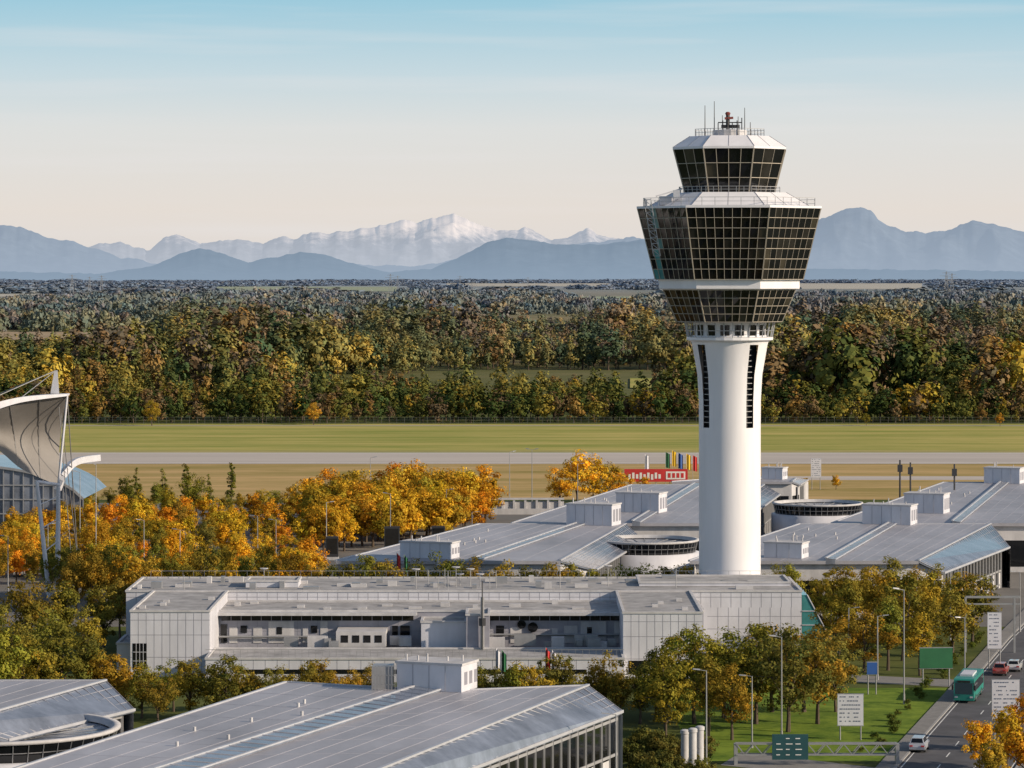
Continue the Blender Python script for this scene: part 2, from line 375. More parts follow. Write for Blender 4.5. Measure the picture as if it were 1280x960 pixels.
pj=T('roof_panel_joints','joint')
for (Ra,za,Rb,zb_) in ((12.0,64.6,8.6,66.6),(8.55,73.5,6.0,75.2)):
    A_=octa(Ra,za+.03);B_=octa(Rb,zb_+.03)
    for i in range(8):
        pj.beam(A_[i],B_[i],.06,.04)
        pj.beam(A_[i].lerp(A_[(i+1)%8],.5),B_[i].lerp(B_[(i+1)%8],.5),.04,.03)
rf=T('roof_equipment','steel')
def ring_rail(R,z,h=1.1,k=0.45,n=6,mb=rf,w=0.07):
    A=octa(R,z,k); B=octa(R,z+h,k)
    for i in range(8):
        j=(i+1)%8
        for t in range(n): mb.beam(A[i].lerp(A[j],t/n),B[i].lerp(B[j],t/n),w)
        mb.beam(B[i],B[j],w); mb.beam(A[i].lerp(B[i],.5),A[j].lerp(B[j],.5),w*.8)
ring_rail(12.9,64.55,1.2); ring_rail(5.2,75.2,1.1); ring_rail(7.6,66.6,0.9)
tp=T('roof_plant','concrete'); tp.lathe(TX,TY,[(2.6,75.2),(2.6,76.2),(0.1,76.4)],16)
dk=T('roof_masts','dark')
dk.tube((TX-0.3,TY,76.3),(TX-0.3,TY,78.6),0.3); dk.beam((TX-1.8,TY,77.4),(TX+1.8,TY,77.4),0.16); dk.beam((TX-1.3,TY,76.8),(TX+1.5,TY,76.8),0.3,0.5)
for k in range(6): dk.tube((TX-1.8+k*.72,TY-.4,76.3),(TX-1.8+k*.72,TY-.4,77.3+(k%3)*.4),0.08,0.08,5)
for dx,h,dy in ((-3.9,79.9,-2),(-2.3,80.7,1),(2.2,79.6,-1),(3.2,77.5,1),(-1,78.6,2),(1.1,78.2,-2.5)):
    dk.tube((TX+dx,TY+dy,75.2),(TX+dx,TY+dy,h),0.09,0.05,6)
rd=T('radar',mat('radar_paint',(0.22,0.05,0.04),0.6)); rd.lathe(TX-0.3,TY,[(0,78.5),(0.3,78.5),(0.42,78.8),(0.25,79.0),(0,79.05)],10); rd.beam((TX-0.8,TY-0.3,78.0),(TX+0.5,TY-0.3,78.1),0.25,0.35)
lad=T('maintenance_gantry','bar')
p0=Vector((TX-11.0,TY-9.6,57)); p1=Vector((TX-12.5,TY-10.9,65.4)); o=Vector((-1.0,0.8,0))
for q in (Vector((0,0,0)),o): lad.beam(p0+q,p1+q,0.1)
for q in range(10):
    a=p0.lerp(p1,q/9); b=p0.lerp(p1,min(1,(q+1)/9)); lad.beam(a,a+o,0.07); lad.beam(a,b+o,0.06)
lad.box(TX-11.0,TX-9.2,TY-7,TY-5,64.7,66.0); lad.box(TX-9,TX-8.0,TY-8.0,TY-7.2,65.6,66.9); lad.beam((TX-11.5,TY-6,66),(TX-7.5,TY-5,67.2),0.2)
base=T('base_collar','concrete'); base.lathe(TX,TY,[(7.5,0),(7.5,7.6),(4.8,7.7)],32)
T.done()
# ------------------------------------------------------------ operations building in front of tower
def wallpanels(mb,x0,x1,y,z0,z1,step=1.4,w=0.06):
    n=max(1,int(round((x1-x0)/step)))
    for i in range(1,n):
        x=x0+(x1-x0)*i/n; mb.box(x-w/2,x+w/2,y-0.012,y+0.02,z0,z1)
OB=Asset('operations_building',(-5,465,0))
wl=OB('walls','white'); jt=OB('panel_joints','joint'); rfm=OB('roof_deck','roofflat'); gw=OB('grey_walls','grey'); tr=OB('parapet','concrete'); gl=OB('windows','glassA'); dr=OB('service_doors','concrete'); eq=OB('roof_equipment','steel')
def blk(x0,x1,y0,y1,z0,z1,wm=None,cap=True):
    (wm or wl).box(x0,x1,y0,y1,z0,z1)
    if cap:
        for a in ((x0-.12,x1+.12,y0-.12,y0+.25),(x0-.12,x1+.12,y1-.25,y1+.12),(x0-.12,x0+.25,y0+.25,y1-.25),(x1-.25,x1+.12,y0+.25,y1-.25)): tr.box(*a,z1,z1+0.28)
        rfm.box(x0+.3,x1-.3,y0+.3,y1-.3,z1+0.005,z1+0.06)
XL=-55.3; XR=41.5
blk(XL,XR,470,491,0,8.7); wallpanels(jt,XL,XR,470,6.5,8.6,1.45); jt.box(XL,XR,469.985,470.02,7.95,8.02); wallpanels(jt,28,XR,470,0,6.5,1.45)
for z in (1.5,3.4,5.2): jt.box(28,XR,469.985,470.02,z,z+.06)
x1m=(880-640)/4100*455
blk(-50,x1m,456,469.9,0,7.3,gw)
for a,b in ((-41,-13.2),(-6.5,16)):
    tr.box(a,b,454.2,456-.13,6.95,7.35)
    OB('clerestory','glassB').box(a+.5,b-.5,455.93,456.1,6.1,6.8)
    for q in range(int((b-a)/1.4)): jt.box(a+.5+q*1.4,a+.6+q*1.4,455.91,456.1,6.1,6.8)
jt.box(-50,x1m,455.985,456.02,4.6,4.68); wallpanels(jt,-41,-13,456,2,6.9,2.8); wallpanels(jt,-6,16,456,2,6.9,2.8)
wx0=(163-640)/4100*442; wx1=(262-640)/4100*442
blk(wx0,wx1,442,469.8,0,8.7); wallpanels(jt,wx0,wx1,442,0,8.6,1.1); 
for z in (2.6,5.6,7.6): jt.box(wx0,wx1,441.985,442.02,z,z+.06)
rx0=(779-640)/4100*440; rx1=(878-640)/4100*440
blk(rx0,rx1,440,469.7,0,8.7); wallpanels(jt,rx0,rx1,440,0,8.6,1.1)
for z in (2.6,5.6,7.6): jt.box(rx0,rx1,439.985,440.02,z,z+.06)
for i in range(12):
    y=444+i*2.2; jt.box(wx1-0.02,wx1+0.012,y,y+.07,0,8.6); jt.box(rx1-0.02,rx1+0.012,y-2,y-1.93,0,8.6)
gl.box(wx0+0.3,wx0+2.2,441.97,442.1,1.0,4.5); gl.box(rx0+0.7,rx0+3.6,439.97,440.1,0.6,2.4)
for q in range(1,4): wl.box(wx0+0.3+q*.48-.03,wx0+.3+q*.48+.03,441.94,442.1,1.0,4.5)
for zz in (2.1,3.3): wl.box(wx0+0.3,wx0+2.2,441.935,442.1,zz,zz+.06)
blk(wx0-2.2,wx0-0.02,445,455,0,4.0); 
def fx(px,D): return (px-640)/4100*D
blk(fx(527,452),fx(583,452),450,455.9,0,6.4); blk(fx(583,452)+.03,fx(612,452),448,455.9,0,7.6,gw)
blk(wx1+.02,rx0-.02,436,447.9,0,3.0); wallpanels(jt,wx1,rx0,436,0,3,1.6); gl.box(wx1+5,rx0-5,435.97,436.1,1.1,1.7)
for q in range(60):
    x=wx1+1+q*(rx0-wx1-2)/59; eq.beam((x,436.2,3.25),(x,436.2,4.3),0.04)
eq.beam((wx1,436.2,4.3),(rx0,436.2,4.3),0.06)
for a,b,z0,z1 in ((335,367,3,6),(316,327,3,5.2),(400,409,3.4,6),(705,722,3,5.4),(726,758,3,6),(638,652,3,5.2),(560,575,3,5.6),(768,777,3,6),(286,296,3,5.2),(378,384,3,5),(690,697,3,5)):
    dr.box(fx(a,455),fx(b,455),455.9,456.1,z0,z1)
for a,b,z0,z1 in ((345,352,4.2,5.2),(300,308,4.4,5.4),(388,396,4.4,5.4),(500,512,4,5.4),(620,630,4,5.4),(734,740,4.2,5.2),(275,283,3.0,5.6),(490,497,3,5.4)):
    gl.box(fx(a,455),fx(b,455),455.86,456.12,z0,z1)
dr.box(fx(421,452),fx(483,452),450,455.9,3.1,5.2)
for q in range(4): gl.box(fx(427+q*14,452),fx(436+q*14,452),449.97,450.1,3.7,4.7)
for px,z,r in ((652,5.6,0.6),(666,5.2,0.7)):
    gl.tube((fx(px,456),455.6,z),(fx(px,456),456.05,z),r,r,14)
for q in range(22):
    px=random.uniform(285,770); x=fx(px,450); w=random.uniform(.4,1.5); h=random.uniform(.5,1.6); y=random.uniform(449,453.5)
    if 421<px<483 or 520<px<615: continue
    (eq if q%3 else dr).box(x-w,x+w,y-.6,y+.6,3.06,3.06+h)
for z,a,b in ((3.9,-41,-22),(4.2,-5,15)): eq.tube((a,455.5,z),(b,455.5,z),.16,.16,6)
dm=OB('mast','dark')
eq.tube((fx(603,448),447.5,3),(fx(603,448),447.5,10.2),0.3,0.25,10); dm.tube((fx(603,448),446.5,3),(fx(603,448),446.5,12.5),0.14,0.08,6)
dm.tube((fx(603,448),446.5,6.4),(fx(603,448),446.5,7.4),0.5,0.5,10)
for q in range(40):
    px=185+q*19.5+random.uniform(-12,12); D=random.uniform(474,487); x=fx(px,D); w=random.uniform(.25,1.3); h=random.uniform(.3,1.0)
    (eq if q%2 else dr).box(x-w,x+w,D-.6,D+.6,8.75,8.75+h)
for q in range(12):
    px=285+q*40+random.uniform(-12,12); D=random.uniform(459,467); x=fx(px,D); w=random.uniform(.25,.9); dr.box(x-w,x+w,D-.5,D+.5,7.35,7.35+random.uniform(.25,.6))
for (x0_,x1_,y0_) in ((wx0,wx1,446),(rx0,rx1,444)):
    for q in range(4): 
        x=random.uniform(x0_+1,x1_-1); dr.box(x-.4,x+.4,y0_+q*4,y0_+q*4+.9,8.75,9.15)
for px in (535,548,556,575,588,600,612,560,620,230,330,760,700,845,520,570):
    D=473+random.random()*6; x=fx(px,D); h=random.uniform(1.2,3.2); eq.tube((x,D,8.7),(x,D,8.7+h),0.07,0.05,6)
    if random.random()<.5: dr.lathe(x,D,[(0.05,8.7+h),(0.6,8.9+h),(0.62,9.0+h),(0.0,8.95+h)],12)
for q in range(60):
    x=-54+q*1.6; eq.beam((x,490.5,8.9),(x,490.5,9.9),0.04)
eq.beam((-54,490.5,9.9),(41,490.5,9.9),0.05)
blk(fx(310,480),fx(375,480),476,482,8.8,9.6); blk(fx(800,475),fx(990,475),478,489,8.8,9.2)
gg=OB('glass_lean_to','glassT'); fr=OB('lean_to_frame','white')
xa,xb=XR+.05,XR+5.2
gg.hexa([(xa,470,0),(xb,470,0),(xb,488,0),(xa,488,0)],[(xa,470,8.3),(xb-4.4,470,8.3),(xb-4.4,488,8.3),(xa,488,8.3)])
for t in range(6):
    y=470-.05+t*3.6; fr.beam((xb,y,0),(xb-4.4,y,8.35),0.14); 
for z in (2,4,6): fr.beam((xb-4.4*z/8.3,469.95,z),(xb-4.4*z/8.3,488,z),0.1); fr.beam((xa,469.93,z),(xb-4.4*z/8.3,469.93,z),0.1)
OB.done()
# ------------------------------------------------------------ terminal halls
UU=Vector((0.36,0.93,0)); VV=Vector((0.93,-0.36,0))
def hall(name,lines,z=10.0,drop=2.6,boxes=(),seam=2.6):
    pts=[(W(a[0],a[1],z),W(b[0],b[1],z)) for a,b in lines[:4]]
    pts.append((W(*lines[4][0],z-drop),W(*lines[4][1],z-drop)))
    c=pts[2][1]; A=Asset(name,(c.x,c.y,0))
    ro=A('roof','roof'); se=A('roof_seams','seam'); ba=A('glazing_bars','bar'); gz=A('roof_glazing','skyglass'); wa=A('walls','concrete'); pi=A('pilasters','pil'); wi=A('windows','glassA')
    dn=Vector((0,0,-0.55)); up=Vector((0,0,0.45))
    def slab(mb,p,q,th=dn): mb.hexa([p[0]+th,q[0]+th,q[1]+th,p[1]+th],[p[0],q[0],q[1],p[1]])
    for i,j in ((0,1),(2,3)):
        p,q=pts[i],pts[j]; slab(ro,p,q)
        n=max(2,int((q[1]-p[1]).length/seam))
        for k in range(1,n): se.beam(p[0].lerp(q[0],k/n)+Vector((0,0,.01)),p[1].lerp(q[1],k/n)+Vector((0,0,.01)),0.05,0.03)
        m_=int((p[1]-p[0]).length/9)
        for k in range(1,m_): se.beam(p[0].lerp(p[1],k/m_)+Vector((0,0,.008)),q[0].lerp(q[1],k/m_)+Vector((0,0,.008)),0.05,0.02)
        ba.beam(p[1]+Vector((0,.1,0)),q[1]+Vector((0,.1,0)),0.25,0.25)
    ba.beam(pts[0][0]+Vector((-.1,0,0)),pts[0][1]+Vector((-.1,0,0)),0.3,0.3)
    p,q=pts[1],pts[2]; e=Vector((.01,0,0))
    gz.hexa([p[0]+dn,q[0]+dn,q[1]+dn,p[1]+dn],[p[0]+e+up,q[0]-e+up*0.5,q[1]-e+up*0.5,p[1]+e+up])
    ba.beam(p[0]+up*1.1,p[1]+up*1.1,0.35,0.15); ba.beam(q[0]+up*.6,q[1]+up*.6,0.3,0.15)
    n=int((p[1]-p[0]).length/2.5)
    for k in range(n+1): se.beam(p[0].lerp(p[1],k/n)+up*1.05,q[0].lerp(q[1],k/n)+up*.55,0.08,0.06)
    p,q=pts[3],pts[4]; slab(gz,p,q,Vector((0,0,-0.3)))
    ba.beam(p[0]+Vector((0,0,.1)),p[1]+Vector((0,0,.1)),0.4,0.2); ba.beam(q[0],q[1],0.3,0.3)
    n=int((p[1]-p[0]).length/2.0)
    for k in range(n+1):
        w=0.13 if k%4==0 else 0.05; se.beam(p[0].lerp(p[1],k/n)+Vector((0,0,.05)),q[0].lerp(q[1],k/n)+Vector((0,0,.05)),w,0.08)
    for t in (.25,.5,.75): se.beam(p[0].lerp(q[0],t)+Vector((0,0,.04)),p[1].lerp(q[1],t)+Vector((0,0,.04)),0.05,0.05)
    side=(pts[3][0]-pts[4][0]); side.z=0; side=side.normalized()*1.8
    a,b=pts[4][0]+side,pts[4][1]+side; zt=z-drop-.3
    wi.poly([(a.x,a.y,0),(b.x,b.y,0),(b.x,b.y,zt),(a.x,a.y,zt)])
    n=int((b-a).length/2.4)
    o=-side*0.1
    for k in range(n+1):
        c=a.lerp(b,k/n)+o; pi.beam((c.x,c.y,0),(c.x,c.y,zt),0.26,0.3)
        if k<n and k%2==0:
            d=a.lerp(b,(k+1)/n)+o*.4; c2=a.lerp(b,k/n)+o*.4; wa.poly([(c2.x,c2.y,0),(d.x,d.y,0),(d.x,d.y,zt*.4),(c2.x,c2.y,zt*.4)])
    for zz in (0.6,zt*0.45,zt-0.3): pi.beam((a.x+o.x*.6,a.y+o.y*.6,zz),(b.x+o.x*.6,b.y+o.y*.6,zz),0.2,0.3)
    for s_ in (0,1):
        sg=1 if s_==0 else -1
        P=[pts[i][s_]+Vector((0,sg*0.8,0)) for i in range(5)]
        for i in range(4): 
            zt0=P[i].z-.5; zt1=P[i+1].z-.35
            wa.poly([(P[i].x,P[i].y,0),(P[i+1].x,P[i+1].y,0),(P[i+1].x,P[i+1].y,zt1),(P[i].x,P[i].y,zt0)])
            n=max(1,int((P[i+1]-P[i]).length/5))
            for k in range(n):
                c=P[i].lerp(P[i+1],(k+.08)/n); d=P[i].lerp(P[i+1],(k+.92)/n)
                off=-0.02*sg
                wi.poly([(c.x,c.y+off,1.0),(d.x,d.y+off,1.0),(d.x,d.y+off,z-3.2),(c.x,c.y+off,z-3.2)])
    a,b=pts[0]; a=a+Vector((.8,0,0)); b=b+Vector((.8,0,0)); wa.poly([(a.x,a.y,0),(b.x,b.y,0),(b.x,b.y,z-.5),(a.x,a.y,z-.5)])
    bx=A('plant_room','white'); bt=A('plant_room_trim','concrete'); bj=A('plant_room_joints','joint')
    for (x0,x1,yt,yb,dep) in boxes:
        P=W(x0,yb-4,z); D=P.y; tot=fx(x1,D)-fx(x0,D); h=(yb-yt)/F*D
        fl_=tot*0.70/0.93; dp=dep
        def q4(g_,z_): 
            o_=P-VV*g_-UU*g_; o_=Vector((o_.x,o_.y,z_)); L_=fl_+2*g_; R_=dp+2*g_
            return [o_,o_+VV*L_,o_+VV*L_+UU*R_,o_+UU*R_]
        bx.hexa(q4(0,z+.02),q4(0,z+h-.25)); bt.hexa(q4(.15,z+h-.25),q4(.15,z+h))
        n=int(fl_/1.6)
        for k in range(1,n):
            c=P+VV*(fl_*k/n)-UU*.01; bj.beam((c.x,c.y,z+.1),(c.x,c.y,z+h-.3),.05)
        for k in range(3):
            c=P+VV*(fl_+.01)+UU*(.8+k*dp/3.2); d=c+UU*(dp/5); bj.poly([(c.x,c.y,z+.7),(d.x,d.y,z+.7),(d.x,d.y,z+h-1),(c.x,c.y,z+h-1)])
        for k in range(5):
            c=P+VV*random.uniform(.5,fl_-.5)+UU*random.uniform(.5,dp-.5); bt.tube((c.x,c.y,z+h),(c.x,c.y,z+h+random.uniform(.3,1.2)),0.1,0.1,8)
    p,q=pts[0],pts[1]
    for k in range(7):
        c=p[0].lerp(p[1],random.uniform(.3,.9)).lerp(q[0].lerp(q[1],random.uniform(.3,.9)),random.uniform(.2,.8)); bt.tube((c.x,c.y,z),(c.x,c.y,z+.45),.16,.16,10)
    return A
def ext(a,b,t): return (a[0]+(a[0]-b[0])*t,a[1]+(a[1]-b[1])*t)
lines=[((40,955),(358,853)),((215,960),(520,862)),((262,960),(552,864)),((480,960),(735,857)),((592,960),(778,889))]
lines=[(ext(a,b,0.45),b) for a,b in lines]
h1=hall('terminal_hall',lines,10.0,2.4,boxes=[(496,612,830,866,4.5)])
rl_=h1('roof_railing','steel'); P=W(465,863,10); 
for k in range(8):
    x=P.x+k*0.35; rl_.beam((x,P.y,10),(x,P.y,12.6),0.07)
for zz in (10.6,11.6,12.6): rl_.beam((P.x,P.y,zz),(P.x+2.5,P.y,zz),0.07)
rl_.box(P.x,P.x+2.2,P.y+1,P.y+4,10,12.4)
h1.done()
h=hall('terminal_hall',[((-420,905),(-200,851)),((-300,905),(-100,851)),((-280,905),(-90,851)),((-60,905),(132,851)),((10,925),(168,887))],10,2.2); h.done()
h=hall('terminal_hall',[((420,701),(600,655)),((590,701),(724,655)),((602,701),(735,655)),((700,701),(782,655)),((745,712),(805,676))],9.0,2.0,boxes=[(500,590,680,701,4),(708,788,633,660,5)]); h.done()
h=hall('terminal_hall',[((862,701),(1000,655)),((1032,701),(1112,655)),((1044,701),(1122,655)),((1148,701),(1238,655)),((1180,716),(1262,684))],9.0,2.0,boxes=[(955,1020,681,701,4),(1078,1160,634,659,5)]); h.done()
h=hall('terminal_hall',[((640,654),(790,606)),((790,654),(868,606)),((800,654),(878,606)),((890,654),(955,606)),((915,662),(975,618))],9.0,1.6,boxes=[(770,845,619,644,5)]); h.done()
h=hall('terminal_hall',[((1040,654),(1180,603)),((1190,654),(1252,603)),((1200,654),(1262,603)),((1300,654),(1360,603)),((1330,664),(1385,616))],9.0,1.8,boxes=[(1130,1197,620,645,5),(1230,1290,588,608,5)]); h.done()
h=hall('terminal_hall',[((840,602),(900,598)),((940,602),(950,598)),((944,602),(954,598)),((990,602),(995,598)),((1000,606),(1010,600))],9.0,1.0,boxes=[(952,988,588,603,4)]); h.done()
def rotunda(px,py,z,R):
    c=W(px,py,z); A=Asset('glass_atrium',(c.x,c.y,0)); cx,cy=c.x,c.y
    A('base_drum','white',True).lathe(cx,cy,[(R*1.08,0),(R*1.08,z-1.9),(R*0.98,z-1.8)],56)
    A('glazing','glassA',True).lathe(cx,cy,[(R*.98,z-1.8),(R*1.03,z+0.0)],56)
    A('rim','concrete',True).lathe(cx,cy,[(R*1.04,z),(R*1.06,z+.1),(R*1.06,z+.35),(R*.99,z+.4),(R*.97,z-.2)],56)
    A('roof','skyglass').lathe(cx,cy,[(R*.97,z-.3),(R*.5,z-.7),(0.05,z-.9)],56)
    m=A('mullions','steel')
    for i in range(48):
        a=2*math.pi*i/48; m.beam((cx+R*.985*math.cos(a),cy+R*.985*math.sin(a),z-1.8),(cx+R*1.035*math.cos(a),cy+R*1.035*math.sin(a),z),0.08)
        if i%2==0: m.beam((cx+R*.96*math.cos(a),cy+R*.96*math.sin(a),z-.27),(cx+R*.1*math.cos(a),cy+R*.1*math.sin(a),z-.86),0.08)
    m.lathe(cx,cy,[(R*1.005,z-.9),(R*1.012,z-.8)],56)
    A.done()
rotunda(0,912,8.0,11.5); rotunda(808,676,8.2,8.6); rotunda(1022,630,8.2,8.6)
# ------------------------------------------------------------ tensile canopy left
C=Asset('tensile_canopy',(V(60,700,553).x,553,0))
mbm=C('membrane','membrane',True); wt=C('steelwork','white')
top=[V(-140,640,500),V(-80,565,515),V(-30,522,530),V(20,502,542),V(84,494,553)]
bot=[V(-140,655,500),V(-80,600,520),V(-25,560,535),V(22,590,545),V(68,610,553)]
def crv(c,t):
    n=len(c)-1; x=t*n; i=min(int(x),n-1); f=x-i
    p0=c[max(i-1,0)];p1=c[i];p2=c[i+1];p3=c[min(i+2,n)]
    return 0.5*((2*p1)+(p2-p0)*f+(2*p0-5*p1+4*p2-p3)*f*f+(-p0+3*p1-3*p2+p3)*f**3)
def mpt(u,t):
    p=crv(top,u).lerp(crv(bot,u),t); s_=math.sin(math.pi*t); return p+Vector((-1.8*s_*u,9*s_+6*t,-0.3*s_))
nu,nv=40,12; base_i=len(mbm.v)
for i in range(nu+1):
    for j in range(nv+1): mbm.v.append(tuple(mpt(i/nu,j/nv)))
for i in range(nu):
    for j in range(nv):
        k=base_i+i*(nv+1)+j; mbm.f.append((k,k+1,k+nv+2,k+nv+1)); mbm.m.append(0)
cab=C('cables','steel')
for i in range(0,nu): 
    a,b=crv(top,i/nu),crv(top,(i+1)/nu); r0=1.7*(1-i/nu)+.25; r1=1.7*(1-(i+1)/nu)+.25
    wt.hexa([a+Vector((0,-.6,-r0*.5)),a+Vector((0,-.6,r0*.9)),a+Vector((0,3,r0*.9)),a+Vector((0,3,-r0*.3))],[b+Vector((0,-.6,-r1*.5)),b+Vector((0,-.6,r1*.9)),b+Vector((0,3,r1*.9)),b+Vector((0,3,-r1*.3))])
for k in range(1,7):
    for j in range(8): cab.beam(mpt(k/7,j/8)+Vector((0,-.12,0)),mpt(k/7,(j+1)/8)+Vector((0,-.12,0)),0.10)
pk=V(70,463,553); wt.hexa([V(63,492,553),V(74,492,553),V(74,492,554),V(63,492,554)],[V(68,463,553),V(72,463,553),V(72,463,553.6),V(68,463,553.6)])
wt.tube(W(72,746,0),V(73,606,553),0.5,0.32,12); wt.tube(W(62,748,0),V(46,602,550),0.42,0.3,12); wt.tube(V(46,602,550),V(73,606,553),0.3,0.3,10)
wt.tube(V(73,606,553),V(84,494,553),0.22,0.2,8)
for q in range(5):
    zf=q/5; a=W(62,748,0).lerp(V(46,602,550),zf); b=W(72,746,0).lerp(V(73,606,553),zf+.1); wt.beam(a,b,0.14)
for e_ in (V(-60,520,540),V(-20,500,560),W(100,725,0),W(92,735,0),V(20,502,545)): cab.tube(pk,e_,0.07,0.07,5)
cab.tube(V(84,494,553),W(98,715,0),0.1,0.1,5)
arc=[V(72,612,570),V(80,592,570),V(95,577,572),V(124,572,575)]
for i in range(14):
    a,b=crv(arc,i/14),crv(arc,(i+1)/14); wt.beam(a,b,1.0,1.1)
C.done()
GH=Asset('glass_hall',(-100,700,0)); D=690
g1=GH('glazing','skyglass'); f1=GH('frame','steel')
xA,xB=fx(-120,D),fx(104,D)
n=18; prev=None
for i in range(n+1):
    t=i/n; x=xA+(xB-xA)*t; z=4+ (14.5-4)*math.sqrt(max(0,1-(t*0.97)**3))
    if prev:
        g1.poly([(prev[0],D,prev[1]),(x,D,z),(x,D+40,z),(prev[0],D+40,prev[1])]); g1.poly([(prev[0],D+.1,3),(x,D+.1,3),(x,D+.1,z),(prev[0],D+.1,prev[1])])
        f1.beam((prev[0],D-.2,prev[1]),(x,D-.2,z),0.5); f1.beam((x,D-.1,0),(x,D-.1,z),0.18)
    prev=(x,z)
for zz in (4,7,10): f1.beam((xA,D-.05,zz),(xB-4,D-.05,zz),0.25)
GH.done()
# ------------------------------------------------------------ near trees
GRN=[(0.27,0.20,0.032),(0.30,0.21,0.032),(0.21,0.18,0.032),(0.37,0.24,0.032),(0.17,0.155,0.032),(0.25,0.22,0.035)]
ORG=[(0.72,0.36,0.03),(0.66,0.29,0.025),(0.72,0.45,0.04),(0.56,0.33,0.03),(0.38,0.25,0.03)]
GLD=[(0.62,0.37,0.03),(0.52,0.30,0.03),(0.68,0.43,0.04),(0.40,0.27,0.03)]
def jit(c,a=0.12): 
    k=random.uniform(1-a,1+a); return tuple(max(.005,x*k*random.uniform(.92,1.08)) for x in c)
def tree(px,py,h,kind='g'):
    p=W(px,py,0)
    if kind=='g': me=random.choice(NEAR); c=jit(random.choice(GRN),.18); nme='broadleaf_tree'
    elif kind=='o': me=random.choice(AUT); c=jit(random.choice(ORG)); nme='autumn_tree'
    elif kind=='d': me=random.choice(AUT); c=jit(random.choice(GLD)); nme='autumn_tree'
    elif kind=='y': me=random.choice(NEAR); c=jit((0.5,0.30,0.04)); nme='autumn_tree'
    elif kind=='p': me=random.choice(COLM); c=jit((0.17,0.17,0.03)); nme='poplar_tree'
    hh=12 if kind=='p' else 10
    s=h/hh; inst(me,nme,p,random.uniform(0,6.28),(s*random.uniform(.9,1.18),s*random.uniform(.9,1.18),s*random.uniform(.92,1.08)),c)
for a in ((832,930,11.0),(868,905,11.3),(905,898,11.5),(945,905,12),(985,915,12.3),(1022,905,11),(915,925,8.5),(1045,890,9),(800,905,7.5),(850,890,10),(965,890,11.5),(885,920,9),(1005,890,11),(820,900,9)): tree(*a)
for a in ((1030,800,9.5),(1062,812,10.5),(1095,805,11.5),(1128,826,12),(1160,812,11),(1190,822,10.5),(1215,808,10),(1080,840,9),(1150,845,8.5),(1115,780,10),(1050,775,9),(1180,780,9),(1140,790,10),(1085,785,9.5),(1045,825,9),(1110,838,10),(1205,790,9)): tree(*a)
for i,x in enumerate(range(600,800,20)): tree(x+random.uniform(-7,7),900+random.uniform(-8,8),random.uniform(5.5,7.8))
for i,x in enumerate(range(120,480,20)): tree(x+random.uniform(-7,7),896+random.uniform(-8,8),random.uniform(5.8,8.2))
for a in ((-10,905,12),(30,900,11.0),(75,895,11.5),(112,890,9),(10,860,11.5),(60,850,10.5),(110,845,10),(-20,830,12),(30,820,11),(80,815,11),(130,812,9.5),(150,800,9)): tree(*a)
x=400
while x<1010:
    if not 862<x<962: tree(x,786+random.uniform(-2,2),random.uniform(8.8,11))
    x+=random.uniform(16,28)
x=95
while x<400: tree(x,770+random.uniform(-6,6),random.uniform(8.5,10.7),'g' if random.random()<.75 else 'd'); x+=random.uniform(18,30)
x=60
while x<390: tree(x,748+random.uniform(-4,4),random.uniform(7,9.2),'o' if random.random()<.45 else 'g'); x+=random.uniform(18,28)
for row,(y,h) in enumerate(((732,7),(722,7),(712,7),(700,7),(690,7.2),(678,7.4),(668,7.4),(659,7))):
    x=-20+row*7
    lim=[395,400,392,372,352,352,370,390][row]
    while x<lim:
        if random.random()<.9: tree(x,y+random.uniform(-4,4),h*random.uniform(.65,1.2),random.choices(['o','d','g'],weights=[5,3,1.3])[0])
        x+=random.uniform(14,25)
for y,x0,x1,h in ((690,375,440,9),(684,395,520,10.5),(676,425,565,11),(670,395,590,11),(664,385,602,11.5),(656,380,614,11.5),(650,430,612,11.5)):
    x=x0
    while x<x1: tree(x,y+random.uniform(-2,2),h*random.uniform(.85,1.12),'d' if random.random()<.85 else 'o'); x+=random.uniform(12,18)
for a in ((700,634,10),(722,632,13),(742,630,11.5),(762,628,9.5),(775,632,8),(805,618,5),(1005,612,3.5),(1045,612,4)): tree(*a,'d')
for a in ((172,642,11.5),(204,642,10),(232,641,13),(262,640,9.5),(290,640,12),(196,643,7),(160,643,8),(246,642,9),(110,646,9),(90,646,8),(342,638,5),(372,637,5)): tree(*a,'p' if a[2]>9 else 'g')
for x in range(80,430,14): tree(x+random.uniform(-6,6),636+random.uniform(-3,8),random.uniform(2.5,5.5),'g')
for a in ((1225,965,6.5),(1258,962,8),(1282,985,9),(1290,940,8),(1240,1000,7)): tree(*a,'o')
tree(392,531,8,'y'); tree(190,532,9,'g'); tree(1083,532,5,'g'); tree(1250,533,5,'y')
for i in range(30):
    px=random.uniform(785,880); py=random.uniform(938,985); p=W(px,py,0); inst(random.choice(BUSH),'shrub',p,random.uniform(0,6),random.uniform(.7,1.3),jit((0.13,0.12,0.03)))
for i in range(24):
    y=372+i*5.2; inst(random.choice(BUSH),'shrub',(rl(y)-4-random.uniform(0,2),y,0),random.uniform(0,6),random.uniform(.3,.6),jit((0.12,0.14,0.03)))
